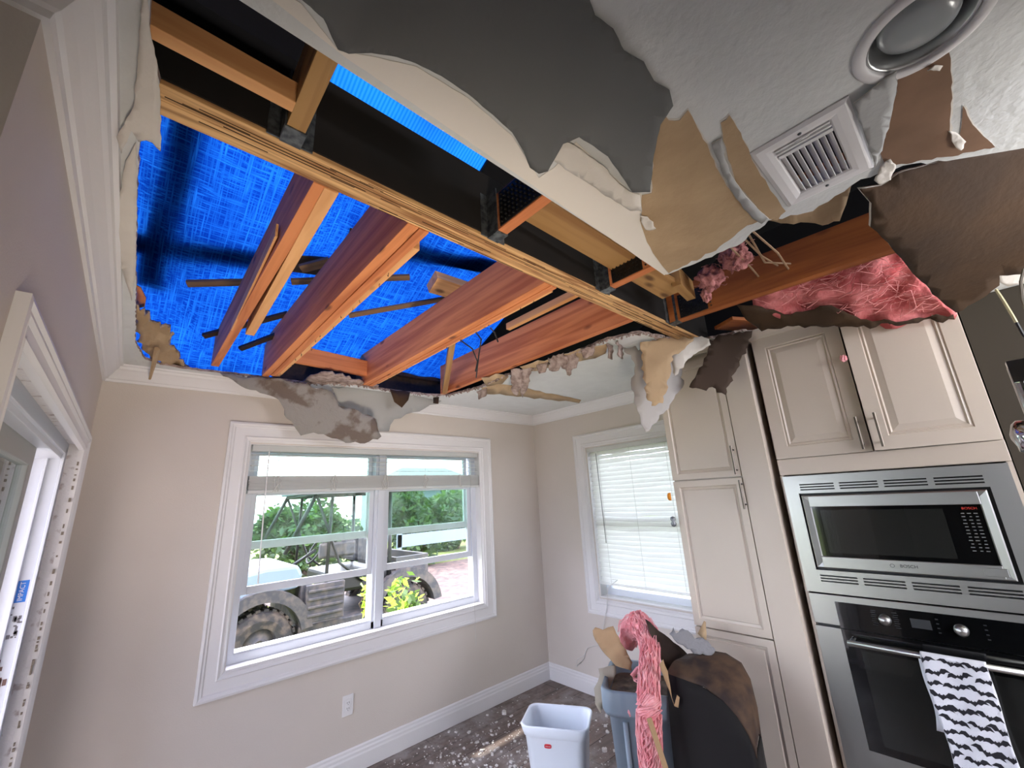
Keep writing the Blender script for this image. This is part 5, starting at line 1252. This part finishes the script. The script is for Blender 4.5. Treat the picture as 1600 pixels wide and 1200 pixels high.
mb.add(vs, fs); o = mb.build('mud_track', MUD, smooth=True); tag(o, kind='structure')
def bush(name, c, s, n, m, lab, seed, leaf=.09, stem=True, cat='tree'):
    r = random.Random(seed); e = empty(name, (c[0], c[1], c[2]), lab, cat)
    mb = MB(); lobes = [(Vector((r.uniform(-.6, .6) * s[0], r.uniform(-.6, .6) * s[1], s[2] * r.uniform(.12, .85))), r.uniform(.3, .5)) for _ in range(16)]
    for k in range(n):
        lb, q = r.choice(lobes); d = Vector((r.gauss(0, 1), r.gauss(0, 1), r.gauss(0, 1))).normalized() * q * r.uniform(.7, 1.05)
        p = Vector(c) + lb + Vector((d.x * s[0], d.y * s[1], d.z * s[2] * .6))
        if p.z < c[2]: p.z = c[2] + r.random() * .1
        a = Vector((r.gauss(0, 1), r.gauss(0, 1), r.gauss(0, .7))).normalized(); b = a.cross(Vector((r.gauss(0, 1), r.gauss(0, 1), r.gauss(0, 1)))).normalized(); L_ = leaf * r.uniform(.6, 1.3)
        mb.add([p - a * L_, p + b * L_ * .42, p + a * L_, p - b * L_ * .42], [(0, 1, 2, 3)], r.randrange(len(m)) if isinstance(m, list) else 0)
    mb.build('foliage', m, e)
    if stem:
        mb = MB()
        for k in range(5):
            lb, q = lobes[k]; mb.tube([Vector(c), Vector(c) + lb * .5 + Vector((r.uniform(-.1, .1), 0, 0)), Vector(c) + lb], [.016 * s[2], .011 * s[2], .005], 6)
        mb.build('stems', BARK, e)
blabs = ['dark hedge tree farthest left beyond the lawn', 'dense hedge tree behind the utility vehicle hood', 'bushy tree behind the utility vehicle canopy', 'green tree behind the vehicle seats', 'broad tree seen behind the window mullion', 'loose tree at left of the right window unit', 'tall tree over the far fence', 'grey-green tree at the far right of the window']
for k in range(8):
    bush('garden_tree', (-1.0 + k * 2.6 + rnd.uniform(-.4, .4), 12.5 + rnd.uniform(-1, 1.5), -.1), (1.45, 1.2, rnd.uniform(2.1, 2.9)), 6000, [LEAFD, LEAF], blabs[k], 100 + k, leaf=.11)
sx_ = P(636, 930, 'y', 4.2).x
bush('window_shrub', (sx_, 4.2, -.1), (.24, .24, 1.0), 620, [LEAFY, LEAF], 'bright yellow-green shrub right outside the right window unit', 120, leaf=.055, cat='shrub')
bush('leafy_sprig', (1.78, 4.1, .62), (.09, .08, .42), 46, [LEAFY], 'small bright sprig in front of the utility vehicle seats', 121, leaf=.045, cat='shrub')
mb = MB(); mb.tube([(1.84, 4.12, -.1), (1.80, 4.1, .5), (1.78, 4.1, .95)], [.012, .009, .004], 6); mb.build('stem', BARK, bpy.data.objects['leafy_sprig'])
# distant house + fence
mb = MB(); mb.box(9.5, 15, 19, 23, -.1, 2.3); hs = empty('distant_house', (12, 21, -.1), 'pale house far beyond the lawn in the right window', 'house'); mb.build('walls', UTVW, hs)
mb = MB(); mb.add([(9.1, 18.6, 2.3), (15.4, 18.6, 2.3), (15.4, 23.4, 2.3), (9.1, 23.4, 2.3), (10.8, 21, 3.5), (13.6, 21, 3.5)], [(0, 1, 5, 4), (2, 3, 4, 5), (1, 2, 5), (3, 0, 4), (0, 3, 2, 1)]); mb.build('roof', ROOFM, hs)
mb = MB(); mb.box(5.2, 12, 10.2, 10.24, .55, .85); mb.box(5.2, 5.3, 10.2, 10.3, -.1, .9); mb.box(8.5, 8.6, 10.2, 10.3, -.1, .9); o = mb.build('white_barrier', UTVW); tag(o, 'low white barrier across the lawn in the right window', 'fence')
# utility vehicle
uv = empty('utility_vehicle', (2.3, 5.9, -.1), 'muddy white and black utility vehicle parked outside the window', 'vehicle')
yN = 5.5; G = -.1
def wheel(x, y):
    MW = Matrix.Translation((x, y, G + .34)) @ Matrix.Rotation(R(90), 4, 'X'); mb = MB()
    mb.lathe([(.16, -.10), (.24, -.12), (.31, -.11), (.335, -.08), (.34, 0), (.335, .08), (.31, .11), (.24, .12), (.16, .10)], MW, 36)
    for k in range(26):
        a = 2 * math.pi * k / 26
        for s_ in (-1, 1): M = MW @ Matrix.Rotation(a, 4, 'Z') @ Matrix.Translation((.338, 0, s_ * .055)); mb.box(-.012, .014, -.022, .022, -.045, .045, M=M)
    w = mb.build('wheel', TYRE, uv, pivot=(x, y, G + .34))
    mb = MB(); mb.lathe([(0, .07), (.05, .09), (.07, .07), (.15, .04), (.165, .10), (.16, -.10), (0, -.10)], MW, 24); mb.build('rim', UTVB, w)
for x in (1.24, 2.95):
    for y in (5.62, 6.75): wheel(x, y)
mb = MB()
prof = [(.70, .58), (.74, .84), (.92, .95), (1.25, 1.0), (1.58, .99), (1.64, .88), (1.60, .74), (1.30, .72), (.98, .66)]
def ext(prof, y0, y1, mb):
    n = len(prof); vs = [(x, y, z) for y in (y0, y1) for x, z in prof]; mb.add(vs, [tuple(range(n)), tuple(range(n, 2 * n))[::-1]] + [(k, (k + 1) % n, n + (k + 1) % n, n + k) for k in range(n)])
ext(prof, 5.55, 6.85, mb); mb.build('hood', UTVW, uv, bevel=.04)
mb = MB(); mb.box(.715, .73, 5.62, 5.76, .68, .80); mb.box(.715, .73, 6.6, 6.74, .68, .80); mb.build('headlights', BLK, uv)
def arch(cx, y0, y1, r0, r1, mb):
    vs = []; n = 16
    for y in (y0, y1):
        for k in range(n + 1):
            a = R(8) + (math.pi - R(16)) * k / n
            for rr in (r0, r1): vs.append((cx + rr * math.cos(a), y, G + .36 + rr * math.sin(a)))
    W2 = (n + 1) * 2; fs = []
    for k in range(n):
        a = 2 * k; fs += [(a, a + 1, a + 3, a + 2), (W2 + a, W2 + a + 2, W2 + a + 3, W2 + a + 1), (a + 1, W2 + a + 1, W2 + a + 3, a + 3), (a, a + 2, W2 + a + 2, W2 + a)]
    mb.add(vs, fs)
for x in (1.24, 2.95):
    mb = MB(); arch(x, 5.46, 5.80, .40, .52, mb); mb.build('fender', UTVB, uv)
mb = MB(); mb.box(1.62, 2.78, 5.52, 6.88, .22, .34); ext([(1.62, .34), (1.62, .78), (1.75, .78), (1.78, .34)], 5.55, 6.85, mb); mb.build('floor_pan', UTVB, uv, bevel=.02)
mb = MB(); mb.box(1.66, 2.10, 5.47, 5.53, .36, .76)
for k in range(4): mb.box(1.68, 2.08, 5.45, 5.47, .42 + k * .085, .455 + k * .085)
mb.build('side_grille', UTVB, uv, bevel=.01)
mb = MB(); mb.box(2.05, 2.75, 5.58, 6.82, .60, .80); mb.build('seat_base', BLKP, uv, bevel=.04)
for y in (5.58, 6.22):
    mb = MB(); mb.box(1.95 + .55, 2.62, y, y + .58, .86, 1.22); mb.build('seat_back', UTVB, uv, bevel=.05)
mb = MB(); mb.box(1.80, 2.25, 5.56, 5.62, 1.02, 1.20); mb.build('side_cushion', UTVB, uv, bevel=.03)
mb = MB()
for y in (5.56, 6.84):
    mb.tube([(1.42, y, 1.12), (1.72, y, 1.78)], .025, 8); mb.tube([(2.72, y, .4), (2.70, y, 1.78)], .025, 8); mb.tube([(1.72, y, 1.78), (2.95, y, 1.80)], .025, 8); mb.tube([(2.35, y, .7), (2.05, y, .95), (1.95, y, 1.2), (1.72, y, 1.78)], .016, 8); mb.tube([(1.90, y, .75), (1.92, y, 1.78)], .02, 8)
mb.tube([(1.72, 5.56, 1.78), (1.72, 6.84, 1.78)], .025, 8); mb.build('roll_cage', BLKP, uv, smooth=True)
mb = MB(); mb.box(1.66, 3.0, 5.45, 6.95, 1.80, 1.84); mb.build('canopy', UTVW, uv, bevel=.015)
mb = MB(); MS = Matrix.Translation((1.88, 5.95, 1.10)) @ Matrix.Rotation(R(-60), 4, 'Y'); pts = [MS @ Vector((.17 * math.cos(2 * math.pi * k / 24), .17 * math.sin(2 * math.pi * k / 24), 0)) for k in range(25)]; mb.tube(pts, .012, 8); mb.tube([(1.62, 5.95, .95), (1.88, 5.95, 1.10)], .018, 8); mb.build('steering_wheel', BLKP, uv, smooth=True)
mb = MB(); mb.box(2.80, 3.3, 5.55, 6.85, .58, .66); mb.box(2.80, 3.3, 5.55, 5.59, .66, .92); mb.box(2.80, 3.3, 6.81, 6.85, .66, .92); mb.box(2.80, 2.84, 5.59, 6.81, .66, .92); mb.box(3.26, 3.3, 5.59, 6.81, .66, .92); mb.build('cargo_bed', UTVB, uv, bevel=.01)
